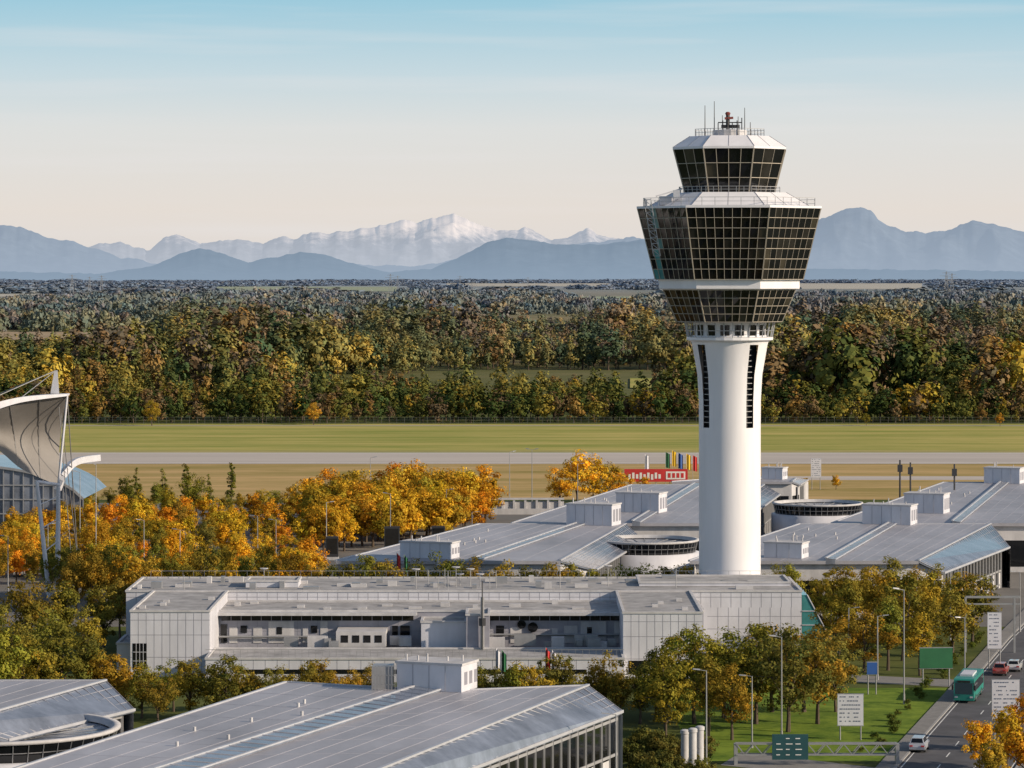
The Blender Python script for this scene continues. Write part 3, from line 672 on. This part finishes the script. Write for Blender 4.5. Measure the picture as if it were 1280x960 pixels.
# ------------------------------------------------------------ forests
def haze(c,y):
    t=1-math.exp(-max(0,y-1250)/4800.0); hz=np.array((0.185,0.235,0.32)); return np.array(c)*(1-t)+hz*t  # aerial haze painted into the foliage tint, growing with distance
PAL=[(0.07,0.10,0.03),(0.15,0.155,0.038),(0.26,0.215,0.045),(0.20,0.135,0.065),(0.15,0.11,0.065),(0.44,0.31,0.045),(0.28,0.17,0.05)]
def forest(name,coll,nproto,y0,y1,area,s0,s1,gap,zs=None,xyk=1.0,hv=0.45):
    pts=[];scl=[];rot=[];idx=[];tint=[]
    n=int(0.185*(y1*y1-y0*y0)/area)
    yy=np.sqrt(rng.uniform(y0*y0,y1*y1,size=n)); xx=rng.uniform(-0.185,0.185,size=n)*yy
    grove=coll is cg
    for x,y in zip(xx,yy):
        f=noise.noise(Vector((x*0.004*gap[1],y*0.0022*gap[1],3.3)))
        if f<gap[0]: continue
        tn=x/y
        if any(a[0]-.004<tn<a[1]+.004 and a[4]<y<a[3] for a in FIELDS): continue
        k=0.5 if grove else 1.0
        sp=noise.noise(Vector((x*0.018*k,y*0.006*k,9.1)))+.35*noise.noise(Vector((x*0.06*k,y*0.03*k,2.1)))
        big=noise.noise(Vector((x*0.009*k,y*0.004*k,1.7)))
        if sp>0.28: w=np.array([.05,.3,1.8,.3,.1,2.2,1.0]); pidx=0
        elif sp>0.05: w=np.array([.4,2.6,2.6,.2,.1,.15,.15]); pidx=1
        elif sp>-0.20: w=np.array([1.9,2.6,.9,.4,.3,.03,.1]); pidx=2
        else: w=np.array([.4,.3,.3,2.4,2.6,.04,1.0]); pidx=3
        if x<0 and y<2300: w=w*np.array([.8,1.5,1.8,.4,.2,1.0,.7])
        if x>60 and y<2300: w=w*np.array([1.3,.8,.7,1.7,1.4,.7,1.2])
        c=np.array(random.choices(PAL,weights=w)[0])*(random.uniform(.88,1.1) if grove else random.uniform(.8,1.15))
        sc=random.uniform(s0,s1)*(1+hv*big*1.8)
        pts.append((x,y,0)); scl.append((sc*xyk*random.uniform(.8,1.25),sc*xyk*random.uniform(.8,1.25),sc*random.uniform(.85,1.15) if zs is None else zs*random.uniform(.7,1.3)*(1+.7*big)))
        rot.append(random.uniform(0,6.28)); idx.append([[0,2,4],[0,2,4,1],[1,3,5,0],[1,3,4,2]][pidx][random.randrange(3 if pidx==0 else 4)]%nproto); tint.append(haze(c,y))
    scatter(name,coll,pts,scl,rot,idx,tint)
cf=make_coll('fartree_proto',FAR); cg=make_coll('grove_proto',GROVE)
pts=[];scl=[];rot=[];idx=[];tint=[]
for r_ in range(5):
    x=-260
    while x<260:
        bg_=noise.noise(Vector((x*.03,r_*.2,5)))
        s=(random.uniform(.38,.62)+r_*0.04)*(1+.6*bg_); pts.append((x,1206+r_*9+random.uniform(-3,3),0)); scl.append((s*1.15,s*1.15,s)); rot.append(random.uniform(0,6)); idx.append(random.randrange(5))
        c=random.choices(PAL,weights=[2.8,2,1.3,1.4,1.2,.3,.6])[0]; tint.append(np.array(c)*random.uniform(.55,1.05)); x+=random.uniform(5,10)
scatter('tree_belt',cf,pts,scl,rot,idx,tint)
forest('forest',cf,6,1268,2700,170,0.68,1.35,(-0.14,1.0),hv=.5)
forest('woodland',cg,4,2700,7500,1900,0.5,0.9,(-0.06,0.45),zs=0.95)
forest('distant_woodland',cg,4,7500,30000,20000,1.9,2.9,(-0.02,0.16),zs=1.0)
# ------------------------------------------------------------ mountains
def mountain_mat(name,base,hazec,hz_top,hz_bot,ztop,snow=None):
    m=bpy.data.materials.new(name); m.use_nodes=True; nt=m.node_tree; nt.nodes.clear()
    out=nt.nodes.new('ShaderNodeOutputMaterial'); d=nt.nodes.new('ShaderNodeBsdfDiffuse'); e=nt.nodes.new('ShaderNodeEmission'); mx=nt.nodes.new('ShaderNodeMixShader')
    e.inputs['Color'].default_value=(*hazec,1); e.inputs['Strength'].default_value=1  # aerial haze painted into the material: bluish base plus emission, denser low down
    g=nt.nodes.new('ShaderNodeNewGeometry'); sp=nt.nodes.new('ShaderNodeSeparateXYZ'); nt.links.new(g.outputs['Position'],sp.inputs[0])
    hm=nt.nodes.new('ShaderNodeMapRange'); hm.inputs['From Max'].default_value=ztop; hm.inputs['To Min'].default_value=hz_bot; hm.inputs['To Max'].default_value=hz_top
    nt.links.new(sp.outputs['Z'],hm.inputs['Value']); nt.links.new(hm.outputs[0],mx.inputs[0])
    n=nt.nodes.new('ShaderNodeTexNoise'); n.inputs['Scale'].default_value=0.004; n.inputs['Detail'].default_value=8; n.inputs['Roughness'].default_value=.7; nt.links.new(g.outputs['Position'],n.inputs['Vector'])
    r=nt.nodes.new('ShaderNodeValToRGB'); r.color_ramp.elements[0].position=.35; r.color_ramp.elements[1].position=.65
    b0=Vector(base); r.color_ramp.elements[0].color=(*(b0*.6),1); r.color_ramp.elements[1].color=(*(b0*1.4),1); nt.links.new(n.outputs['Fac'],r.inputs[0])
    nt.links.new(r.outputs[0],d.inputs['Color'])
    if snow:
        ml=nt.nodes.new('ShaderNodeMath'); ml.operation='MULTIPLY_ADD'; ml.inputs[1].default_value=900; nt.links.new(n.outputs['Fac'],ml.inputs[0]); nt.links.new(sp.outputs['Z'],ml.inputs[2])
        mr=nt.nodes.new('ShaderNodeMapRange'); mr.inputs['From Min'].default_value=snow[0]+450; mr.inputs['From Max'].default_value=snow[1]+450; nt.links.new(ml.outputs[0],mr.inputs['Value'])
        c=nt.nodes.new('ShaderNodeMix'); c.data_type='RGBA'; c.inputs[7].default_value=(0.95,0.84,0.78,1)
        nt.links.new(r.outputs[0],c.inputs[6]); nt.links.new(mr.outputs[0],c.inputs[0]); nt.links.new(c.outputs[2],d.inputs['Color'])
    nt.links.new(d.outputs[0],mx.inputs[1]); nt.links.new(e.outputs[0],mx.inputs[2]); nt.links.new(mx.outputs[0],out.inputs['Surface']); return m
def mountains(name,D,ridge,m,depth,seed,relief=0.3,jag=0.03,n=800):
    xs=[p[0] for p in ridge]; hs=[max(0,(HY-p[1])/F*D+H) for p in ridge]
    rows=36; rr=int(.6*rows); mb=MB(); hmax=max(hs)
    for i in range(n+1):
        px=xs[0]+(xs[-1]-xs[0])*i/n; h0=float(np.interp(px,xs,hs)); X=(px-CX)/F*D
        h0+=hmax*jag*(noise.fractal(Vector((px*0.05,seed,0)),0.8,2.1,6))
        for j in range(rows+1):
            Y=D+(j-rr)/rows*depth
            t=abs(j-rr)/(rr if j<rr else rows-rr)
            f=(1-t)**1.25
            a=noise.fractal(Vector((X*0.0011,Y*0.0009,seed)),0.9,2.1,6)
            rg=1-abs(noise.noise(Vector((X*0.0013,Y*0.0005,seed+5))))*2.2
            k=min(1,t*4)*(1-t*.6)
            hh=h0*f+h0*relief*k*(a*.55+(rg-.4)*.5)
            mb.v.append((X*(Y/D),Y,max(hh,0)-(8 if j in(0,rows) else 0)))
    for i in range(n):
        for j in range(rows):
            k=i*(rows+1)+j; mb.f.append((k,k+rows+1,k+rows+2,k+1)); mb.m.append(0)
    mb.ob(name,[m],smooth=True)
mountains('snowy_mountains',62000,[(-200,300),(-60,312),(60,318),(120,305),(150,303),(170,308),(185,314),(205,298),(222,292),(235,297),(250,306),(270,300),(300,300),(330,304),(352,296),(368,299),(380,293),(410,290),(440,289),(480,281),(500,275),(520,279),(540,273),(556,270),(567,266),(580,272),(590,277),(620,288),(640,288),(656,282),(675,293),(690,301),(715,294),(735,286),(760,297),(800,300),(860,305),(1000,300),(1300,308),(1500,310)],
  mountain_mat('snowy_rock_hazed',(0.22,0.24,0.30),(0.53,0.58,0.66),0.62,0.88,1000,(680,960)),7000,2.0,0.35,0.04)
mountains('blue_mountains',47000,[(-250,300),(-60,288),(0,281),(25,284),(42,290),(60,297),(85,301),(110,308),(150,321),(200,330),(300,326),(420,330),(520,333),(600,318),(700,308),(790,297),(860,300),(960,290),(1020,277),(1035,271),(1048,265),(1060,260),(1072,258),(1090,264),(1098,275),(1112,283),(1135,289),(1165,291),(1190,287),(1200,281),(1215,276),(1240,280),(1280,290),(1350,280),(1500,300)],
  mountain_mat('mountain_rock_hazed',(0.14,0.17,0.21),(0.36,0.44,0.55),0.72,0.93,800),6000,7.0,0.35,0.03)
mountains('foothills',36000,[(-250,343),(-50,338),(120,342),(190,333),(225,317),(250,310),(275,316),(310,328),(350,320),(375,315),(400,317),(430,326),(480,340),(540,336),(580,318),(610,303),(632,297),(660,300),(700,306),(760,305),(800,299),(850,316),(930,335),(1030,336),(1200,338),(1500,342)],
  mountain_mat('foothill_forest_hazed',(0.10,0.13,0.17),(0.28,0.37,0.48),0.70,0.92,450),5000,11.0,0.35,0.03)
# ------------------------------------------------------------ fence, pylons, poles
fn=MB()
for i in range(-110,111): fn.beam((i*2.8,1196,0),(i*2.8,1196,2.6),0.09)
for z in (0.5,1.5,2.5): fn.beam((-310,1196,z),(310,1196,z),0.05)
fn.ob('perimeter_fence',['fence'])
def pylon(px,D,h):
    x=fx(px,D); m=MB(); w=h*0.09
    for sx in(-1,1):
        for sy in(-1,1): m.beam((sx*w,sy*w,0),(sx*w*.15,sy*w*.15,h),h*.012)
    for k in range(6):
        t=k/6; t2=(k+1)/6; a=w*(1-.85*t); b=w*(1-.85*t2); m.beam((-a,-a,h*t),(b,-b,h*t2),h*.008); m.beam((a,-a,h*t),(-b,-b,h*t2),h*.008)
    for z,l in ((.68,.2),(.82,.26),(.94,.16)): m.beam((-h*l,0,h*z),(h*l,0,h*z),h*.014)
    o=m.ob('power_pylon',['steel']); o.location=(x,D,0)
for a in ((90,9000,58),(112,9500,52),(127,9800,56),(488,9000,60),(497,9500,55),(1183,8500,66),(1190,9200,62),(575,11000,55),(660,11500,50),(590,7000,42)): pylon(*a)
def lamp_mesh(h,arm,name):
    m=MB(); m.tube((0,0,0),(0,0,h),0.11,0.06,8,0); m.tube((0,0,0),(0,0,.9),0.16,0.14,8,0)
    for sx in ((1,) if arm==1 else (-1,1)):
        m.beam((0,0,h-.05),(sx*.9,0,h+.1),0.06,0.06,0); m.hexa([(sx*.7,-.14,h+.03),(sx*1.5,-.14,h+.12),(sx*1.5,.14,h+.12),(sx*.7,.14,h+.03)],[(sx*.7,-.1,h+.16),(sx*1.5,-.1,h+.22),(sx*1.5,.1,h+.22),(sx*.7,.1,h+.16)],0)
        m.poly([(sx*.8,-.11,h+.035),(sx*1.4,-.11,h+.10),(sx*1.4,.11,h+.10),(sx*.8,.11,h+.035)],1)
    o=m.ob(name,['steel','lampglass'],link=False); return o.data
LM1=lamp_mesh(10,1,'lamp1'); LM2=lamp_mesh(10,2,'lamp2')
for px,pt,pb,two in ((977,796,925,0),(1061,760,838,0),(770,893,1010,0),(883,838,960,0),(940,845,935,0),(1130,737,880,0),(1188,715,800,0),(1097,770,850,0),(408,628,700,0),(488,617,690,0),(120,580,715,0),(225,662,725,0),(322,645,700,0),(558,612,676,0),(637,565,640,0),(665,562,636,1),(722,580,650,0),(1206,772,850,0),(463,572,640,0),(100,590,700,0),(345,650,712,0),(1275,715,790,0),(180,650,715,0),(60,655,720,0),(10,670,740,0),(590,640,690,0)):
    p=W(px,pb,0); hh=(pb-pt)/F*p.y; inst(LM2 if two else LM1,'street_lamp',p,random.uniform(-.4,.4)+(math.pi if random.random()<.5 else 0),(1,1,hh/10))
for px,pt,pb in ((1125,575,612),(1138,578,612),(1193,580,618)):
    D=690; m=MB(); a=V(px,pb,D); b=V(px,pt,D); m.tube((a.x,a.y,0),b,0.22,0.18,8); m.box(a.x-.5,a.x+.5,a.y-.3,a.y+.3,b.z-2.5,b.z-1); m.ob('antenna_mast',['dark'])
def board(name,px,pt,pb,w,face='white',legs=2,gz=0,txt=True,rz=0.0,tm='signtext'):
    p=W(px,pb,0); Dd=p.y; zt=H-(pt-HY)/F*Dd
    zb=gz if gz else max(0.3,zt-w*0.9)
    m=MB(); 
    for sx in ([-w*.4,w*.4] if legs==2 else [0]): m.tube((sx,0,0),(sx,0,zb+.1),0.09,0.09,8,1)
    m.box(-w/2,w/2,-.12,.12,zb,zt,0); m.box(-w/2-.06,w/2+.06,-.08,.16,zt,zt+.08,1); m.box(-w/2-.06,w/2+.06,-.08,.16,zb-.08,zb,1)
    if txt:
        hh=zt-zb; rows=max(2,int(hh/0.5))
        for r_ in range(rows):
            x=-w/2+.25; z=zt-.2-r_*(hh-.3)/rows
            while x<w/2-.4:
                l=random.uniform(.08,.3); 
                if random.random()<.7: m.box(x,min(x+l,w/2-.2),-.14,-.12,z-.13,z,2)
                x+=l+.08
    o=m.ob(name,[face,'steel',tm]); o.location=p; o.rotation_euler=(0,0,rz)
board('information_sign',1063,868,925,3.0,gz=1.7)
board('billboard',1170,810,858,4.4,face='green',gz=2.4,rz=.1,txt=False)
board('direction_sign',1257,850,925,3.2,gz=2.4)
board('direction_sign',1243,766,840,1.9,gz=3.2)
board('direction_sign',1090,828,868,1.3,face='blue',gz=2.6,txt=False)
board('airfield_sign',1020,573,612,2.6,gz=3)
p=W(820,612,0); m=MB(); m.box(-8,8,-.2,.2,2.0,5.2,0)
for q in range(9):
    x0=-7+q*.95; m.box(x0,x0+.6,-.26,-.2,2.8 if q%3 else 2.5,4.3 if q%2 else 3.9,1)
m.box(2.5,7.4,-.26,-.2,2.6,4.6,1)
for q in range(5): m.tube((-7+q*3.5,0.3,0),(-7+q*3.5,.3,2.2),.12,.12,6,2)
for q in range(4): m.box(3+q*1.1,3.7+q*1.1,-.3,-.26,3.0,4.2,0)
o=m.ob('billboard',['red','paint','steel']); o.location=p
def flag(px,py,h,c,fw=.55,fh=2.6):
    p=W(px,py,0); m=MB(); m.tube((0,0,0),(0,0,h),.07,.04,8,0)
    n=6
    for i in range(n):
        a=i/n;b=(i+1)/n; ya=.18*math.sin(a*9);yb=.18*math.sin(b*9); m.poly([(a*fw+.05,ya,h-fh-.3*a),(b*fw+.05,yb,h-fh-.3*b),(b*fw+.05,yb,h-.1-.6*b),(a*fw+.05,ya,h-.1-.6*a)],1)
    o=m.ob('flag_pole',['steel',c]); o.location=p; o.rotation_euler=(0,0,random.uniform(-.3,.3))
for a in ((627,893,8,'green'),(620,890,8,'white'),(682,893,8.3,'red'),(690,893,8,'white'),(496,775,10.6,'red'),(505,776,10.4,'green'),(545,776,10.2,'white')): flag(*a)
for a in ((806,612,9,'white'),(832,612,9.6,'green'),(840,612,10,'yellow'),(848,612,9.4,'blue'),(858,612,9.2,'yellow'),(866,612,8.8,'red')): flag(*a,fw=1.1,fh=4)
m=MB(); a=W(612,648,0); b=W(705,640,0)
m.box(a.x,b.x,b.y,b.y+.6,0,2.4,0); m.box(a.x,b.x,b.y-8,b.y-7.4,0,1.3,0)
for q in range(7): m.box(a.x+q*2.6,a.x+q*2.6+.5,b.y-.4,b.y,0,2.8,0)
m.box(a.x,b.x,b.y-.5,b.y+.9,2.8,3.2,0); m.ob('road_overpass',['concrete'])
for px,pb,hh,w in ((490,690,5,3.0),(548,688,4.8,2.6),(415,700,4.5,2.4)):
    p=W(px,pb,0); m=MB(); m.box(-w/2,w/2,-.4,.4,.6,hh,0); m.box(-w/2-.1,w/2+.1,-.5,.5,0,.6,1); m.box(-w/2+.2,w/2-.2,-.42,-.4,1.2,hh-.4,2); o=m.ob('advertising_column',['dark','concrete','glassB']); o.location=p
for px,pb,hh in ((856,952,4.4),(866,955,4.8),(875,952,4.8)):
    p=W(px,pb+10,0); m=MB(); m.lathe(0,0,[(.42,0),(.42,hh-.5),(.5,hh-.45),(.5,hh-.1),(.3,hh),(0,hh+.02)],20); m.lathe(0,0,[(.44,hh*.5),(.44,hh*.5+.1)],20); o=m.ob('ventilation_stack',['concrete'],smooth=False); o.location=p
D=362; ga=Asset('overhead_sign_gantry',(fx(1020,D),D,0)); s1=ga('truss','steel'); x0,x1=fx(920,D),fx(1122,D); zt=H-(930-HY)/F*D; zb=zt-1.2
for y in (D,D+1): 
    s1.beam((x0,y,zt),(x1,y,zt),.14); s1.beam((x0,y,zb),(x1,y,zb),.14)
    n=18
    for i in range(n): s1.beam((x0+(x1-x0)*i/n,y,zb if i%2 else zt),(x0+(x1-x0)*(i+1)/n,y,zt if i%2 else zb),.09)
for x in (x0,x1): s1.box(x-.2,x+.2,D,D+1,0,zt)
gb=ga('board',['dteal','paint']); gb.box(fx(965,D),fx(1010,D),D-.3,D-.1,zb-.5,zt+1.1,0)
for r_ in range(4):
    for c_ in range(3):
        if random.random()<.8: gb.box(fx(970+c_*12,D),fx(970+c_*12+random.uniform(4,9),D),D-.33,D-.3,zt+.6-r_*.6,zt+.7-r_*.6,1)
ga.done()
pa=Asset('overhead_sign_gantry',(75,470,0)); s2=pa('frame','steel')
for x in (fx(1207,470),fx(1268,470)): s2.beam((x,470,0),(x,470,8),.3)
s2.beam((fx(1207,470),470,8),(fx(1275,470),470,8),.25,.3); s2.beam((fx(1207,470),470,7),(fx(1275,470),470,7),.2,.2); pa.done()
# ------------------------------------------------------------ vehicles
def car_mesh(kind=0):
    m=MB(); Wd=.9; ht=1.45 if kind==0 else 1.65
    prof=[(-2.2,.35),(-2.25,.6),(-2.1,.88),(-1.2,.95),(1.3,.98) ,(2.05,.92),(2.2,.65),(2.15,.35)]
    if kind==1: prof=[(-2.2,.35),(-2.25,.7),(-2.05,.98),(-1.25,1.05),(1.7,1.08),(2.12,1.0),(2.2,.65),(2.15,.35)]
    m.hexa([(x,-Wd,z) for x,z in prof],[(x,Wd,z) for x,z in prof],0)
    zb=prof[3][1]-.01; a=(-1.15,1.65,-.45,1.15) if kind==0 else (-1.2,2.05,-.5,1.8)
    b=[(a[0],-.82,zb),(a[1],-.82,zb),(a[1],.82,zb),(a[0],.82,zb)]; t=[(a[2],-.62,ht),(a[3],-.62,ht),(a[3],.62,ht),(a[2],.62,ht)]
    m.hexa(b,t,0)
    B=[Vector(q) for q in b]; Tt=[Vector(q) for q in t]
    for i in range(4):
        j=(i+1)%4; q=[B[i].lerp(B[j],.07).lerp(Tt[i].lerp(Tt[j],.07),.12),B[i].lerp(B[j],.93).lerp(Tt[i].lerp(Tt[j],.93),.12),B[i].lerp(B[j],.93).lerp(Tt[i].lerp(Tt[j],.93),.88),B[i].lerp(B[j],.07).lerp(Tt[i].lerp(Tt[j],.07),.88)]
        o=[(0,-1,.3),(1,0,.3),(0,1,.3),(-1,0,.3)][i]; m.poly([p+Vector(o)*.015 for p in q],1)
    for x in(-1.35,1.35):
        for y in(-.8,.8): m.tube((x,y-.11,.33),(x,y+.11,.33),.33,.33,16,2); m.tube((x,y-.13,.33),(x,y+.13,.33),.18,.18,10,3)
    for y in(-.65,.65): m.box(-2.27,-2.2,y-.2,y+.2,.62,.78,4); m.box(2.17,2.24,y-.18,y+.18,.68,.85,5)
    m.box(-2.28,-2.2,-.3,.3,.42,.54,4); m.box(-2.2,2.15,-.86,.86,.22,.36,2)
    for y in(-.98,.98): m.box(-.75,-.55,y-.1,y+.1,.95,1.1,0)
    return m.ob('carproto',['paintwork','glassA','tyre','steel','lampglass','red'],link=False).data
CM=[car_mesh(0),car_mesh(1)]
CC=[(.6,.6,.6),(.35,.36,.38),(.03,.03,.04),(.08,.1,.16),(.5,.5,.52),(.25,.03,.03),(.65,.65,.65),(.15,.15,.16)]
def car(x,y,rz,c=None,k=None): inst(CM[random.randrange(2) if k is None else k],'car',(x,y,.03),rz,1,c or random.choice(CC))
rd_=math.radians(76)
def oncar(px,py,c,back=True,k=1):
    p=W(px,py,0); car(p.x,p.y,rd_ if not back else rd_+math.pi,c,k)
oncar(1149,938,(.5,.52,.58)); oncar(1251,843,(.4,.1,.08)); oncar(1268,838,(.6,.6,.6),True,0)
for r_,(y,xa,xb) in enumerate(((720,-30,150),(702,-30,170),(690,0,160))):
    x=xa
    while x<xb:
        if random.random()<.75: p=W(x,y,0); car(p.x,p.y,math.radians(90+random.uniform(-4,4)))
        x+=18
def bus():
    m=MB(); w=1.27
    pr=[(-6,.35),(-6.02,1.2),(-5.85,2.9),(-5.6,3.05),(5.8,3.05),(6,2.9),(6,.35)]
    m.hexa([(x,-w,z) for x,z in pr],[(x,w,z) for x,z in pr],0)
    for s_ in(-1,1):
        for q in range(7): x=-5.2+q*1.55; m.box(x,x+1.42,s_*w-.015,s_*w+.015,1.35,2.6,1)
        m.box(-5.9,5.9,s_*w-.02,s_*w+.02,.45,.62,2)
    m.poly([(-6.035,-1.1,1.15),(-6.035,1.1,1.15),(-5.89,1.1,2.55),(-5.89,-1.1,2.55)],1); m.box(-5.93,-5.85,-.8,.8,2.6,2.85,3)
    m.box(5.98,6.03,-1,1,1.5,2.6,1)
    m.box(-3,2,-.8,.8,3.05,3.3,4)
    for x in(-3.6,3.1):
        for y in(-1.15,1.15): m.tube((x,y-.14,.48),(x,y+.14,.48),.48,.48,16,3); m.tube((x,y-.16,.48),(x,y+.16,.48),.22,.22,10,5)
    for y in(-.95,.95): m.box(-6.06,-6,y-.18,y+.18,.7,.9,4); m.beam((-6,y*1.3,2.6),(-6.3,y*1.45,2.3),.08,.08,3); m.box(-6.35,-6.25,y*1.45-.12,y*1.45+.12,1.7,2.3,3)
    return m.ob('bus',['teal','glassA','dark','tyre','white','steel'])
b=bus(); p=W(1211,872,0); b.location=(p.x,p.y,.02); b.rotation_euler=(0,0,rd_)
# ------------------------------------------------------------ light, sky, camera
el=math.radians(22); az=math.radians(-21)
sv=Vector((math.cos(az)*math.cos(el),math.sin(az)*math.cos(el),math.sin(el)))
ld=bpy.data.lights.new('sun','SUN'); ld.energy=5.0; ld.angle=math.radians(0.5); ld.color=(1.0,0.84,0.64)
lo=bpy.data.objects.new('sun',ld); COL.objects.link(lo); lo.rotation_euler=sv.to_track_quat('Z','Y').to_euler(); lo.location=(200,0,200)
w=bpy.data.worlds.new('World'); scene.world=w; w.use_nodes=True; nt=w.node_tree; bg=nt.nodes['Background']
sky=nt.nodes.new('ShaderNodeTexSky'); sky.sky_type='NISHITA'; sky.sun_disc=False; sky.sun_elevation=el; sky.sun_rotation=math.atan2(sv.x,sv.y)
sky.dust_density=0.8; sky.air_density=1.0; sky.ozone_density=1.5
tc=nt.nodes.new('ShaderNodeTexCoord'); sp=nt.nodes.new('ShaderNodeSeparateXYZ'); nt.links.new(tc.outputs['Generated'],sp.inputs[0])
mr=nt.nodes.new('ShaderNodeMapRange'); mr.inputs['From Min'].default_value=0.0; mr.inputs['From Max'].default_value=0.10; nt.links.new(sp.outputs['Z'],mr.inputs['Value'])
cr=nt.nodes.new('ShaderNodeValToRGB'); e=cr.color_ramp.elements
e[0].position=0;e[0].color=(0.76,0.72,0.70,1); e[1].position=1;e[1].color=(0.25,0.52,0.67,1)
for po,c in ((0.2,(0.80,0.735,0.68,1)),(0.45,(0.74,0.75,0.74,1)),(0.62,(0.57,0.70,0.76,1)),(0.84,(0.34,0.60,0.73,1))): k=e.new(po); k.color=c
nt.links.new(mr.outputs[0],cr.inputs[0])
sc10=nt.nodes.new('ShaderNodeVectorMath'); sc10.operation='SCALE'; sc10.inputs['Scale'].default_value=10.0; nt.links.new(cr.outputs[0],sc10.inputs[0])
hzf=nt.nodes.new('ShaderNodeMapRange'); hzf.interpolation_type='SMOOTHSTEP'; hzf.inputs['From Min'].default_value=0.09; hzf.inputs['From Max'].default_value=0.22; hzf.inputs['To Min'].default_value=0.95; hzf.inputs['To Max'].default_value=0.0
nt.links.new(sp.outputs['Z'],hzf.inputs['Value'])
mx=nt.nodes.new('ShaderNodeMix'); mx.data_type='RGBA'; nt.links.new(hzf.outputs[0],mx.inputs[0])
nt.links.new(sky.outputs[0],mx.inputs[6]); nt.links.new(sc10.outputs[0],mx.inputs[7])
mp=nt.nodes.new('ShaderNodeMapping'); mp.inputs['Scale'].default_value=(7,7,130); nt.links.new(tc.outputs['Generated'],mp.inputs['Vector'])
n=nt.nodes.new('ShaderNodeTexNoise'); n.inputs['Scale'].default_value=1; n.inputs['Detail'].default_value=7; nt.links.new(mp.outputs[0],n.inputs['Vector'])
r2=nt.nodes.new('ShaderNodeMapRange'); r2.inputs['From Min'].default_value=.5; r2.inputs['From Max'].default_value=.8; r2.inputs['To Max'].default_value=.4; nt.links.new(n.outputs['Fac'],r2.inputs['Value'])
m2=nt.nodes.new('ShaderNodeMix'); m2.data_type='RGBA'; m2.inputs[7].default_value=(8.0,7.8,7.8,1); nt.links.new(r2.outputs[0],m2.inputs[0]); nt.links.new(mx.outputs[2],m2.inputs[6])
nt.links.new(m2.outputs[2],bg.inputs['Color']); bg.inputs['Strength'].default_value=0.1
cd=bpy.data.cameras.new('camera'); co=bpy.data.objects.new('camera',cd); COL.objects.link(co)
co.location=(0,0,H); co.rotation_euler=(math.radians(90),0,0); cd.sensor_width=36; cd.lens=F/1280*36; cd.shift_y=-(480-HY)/1280.0
cd.clip_start=1; cd.clip_end=150000; scene.camera=co
scene.view_settings.view_transform='Standard'; scene.view_settings.look='None'; scene.view_settings.exposure=0
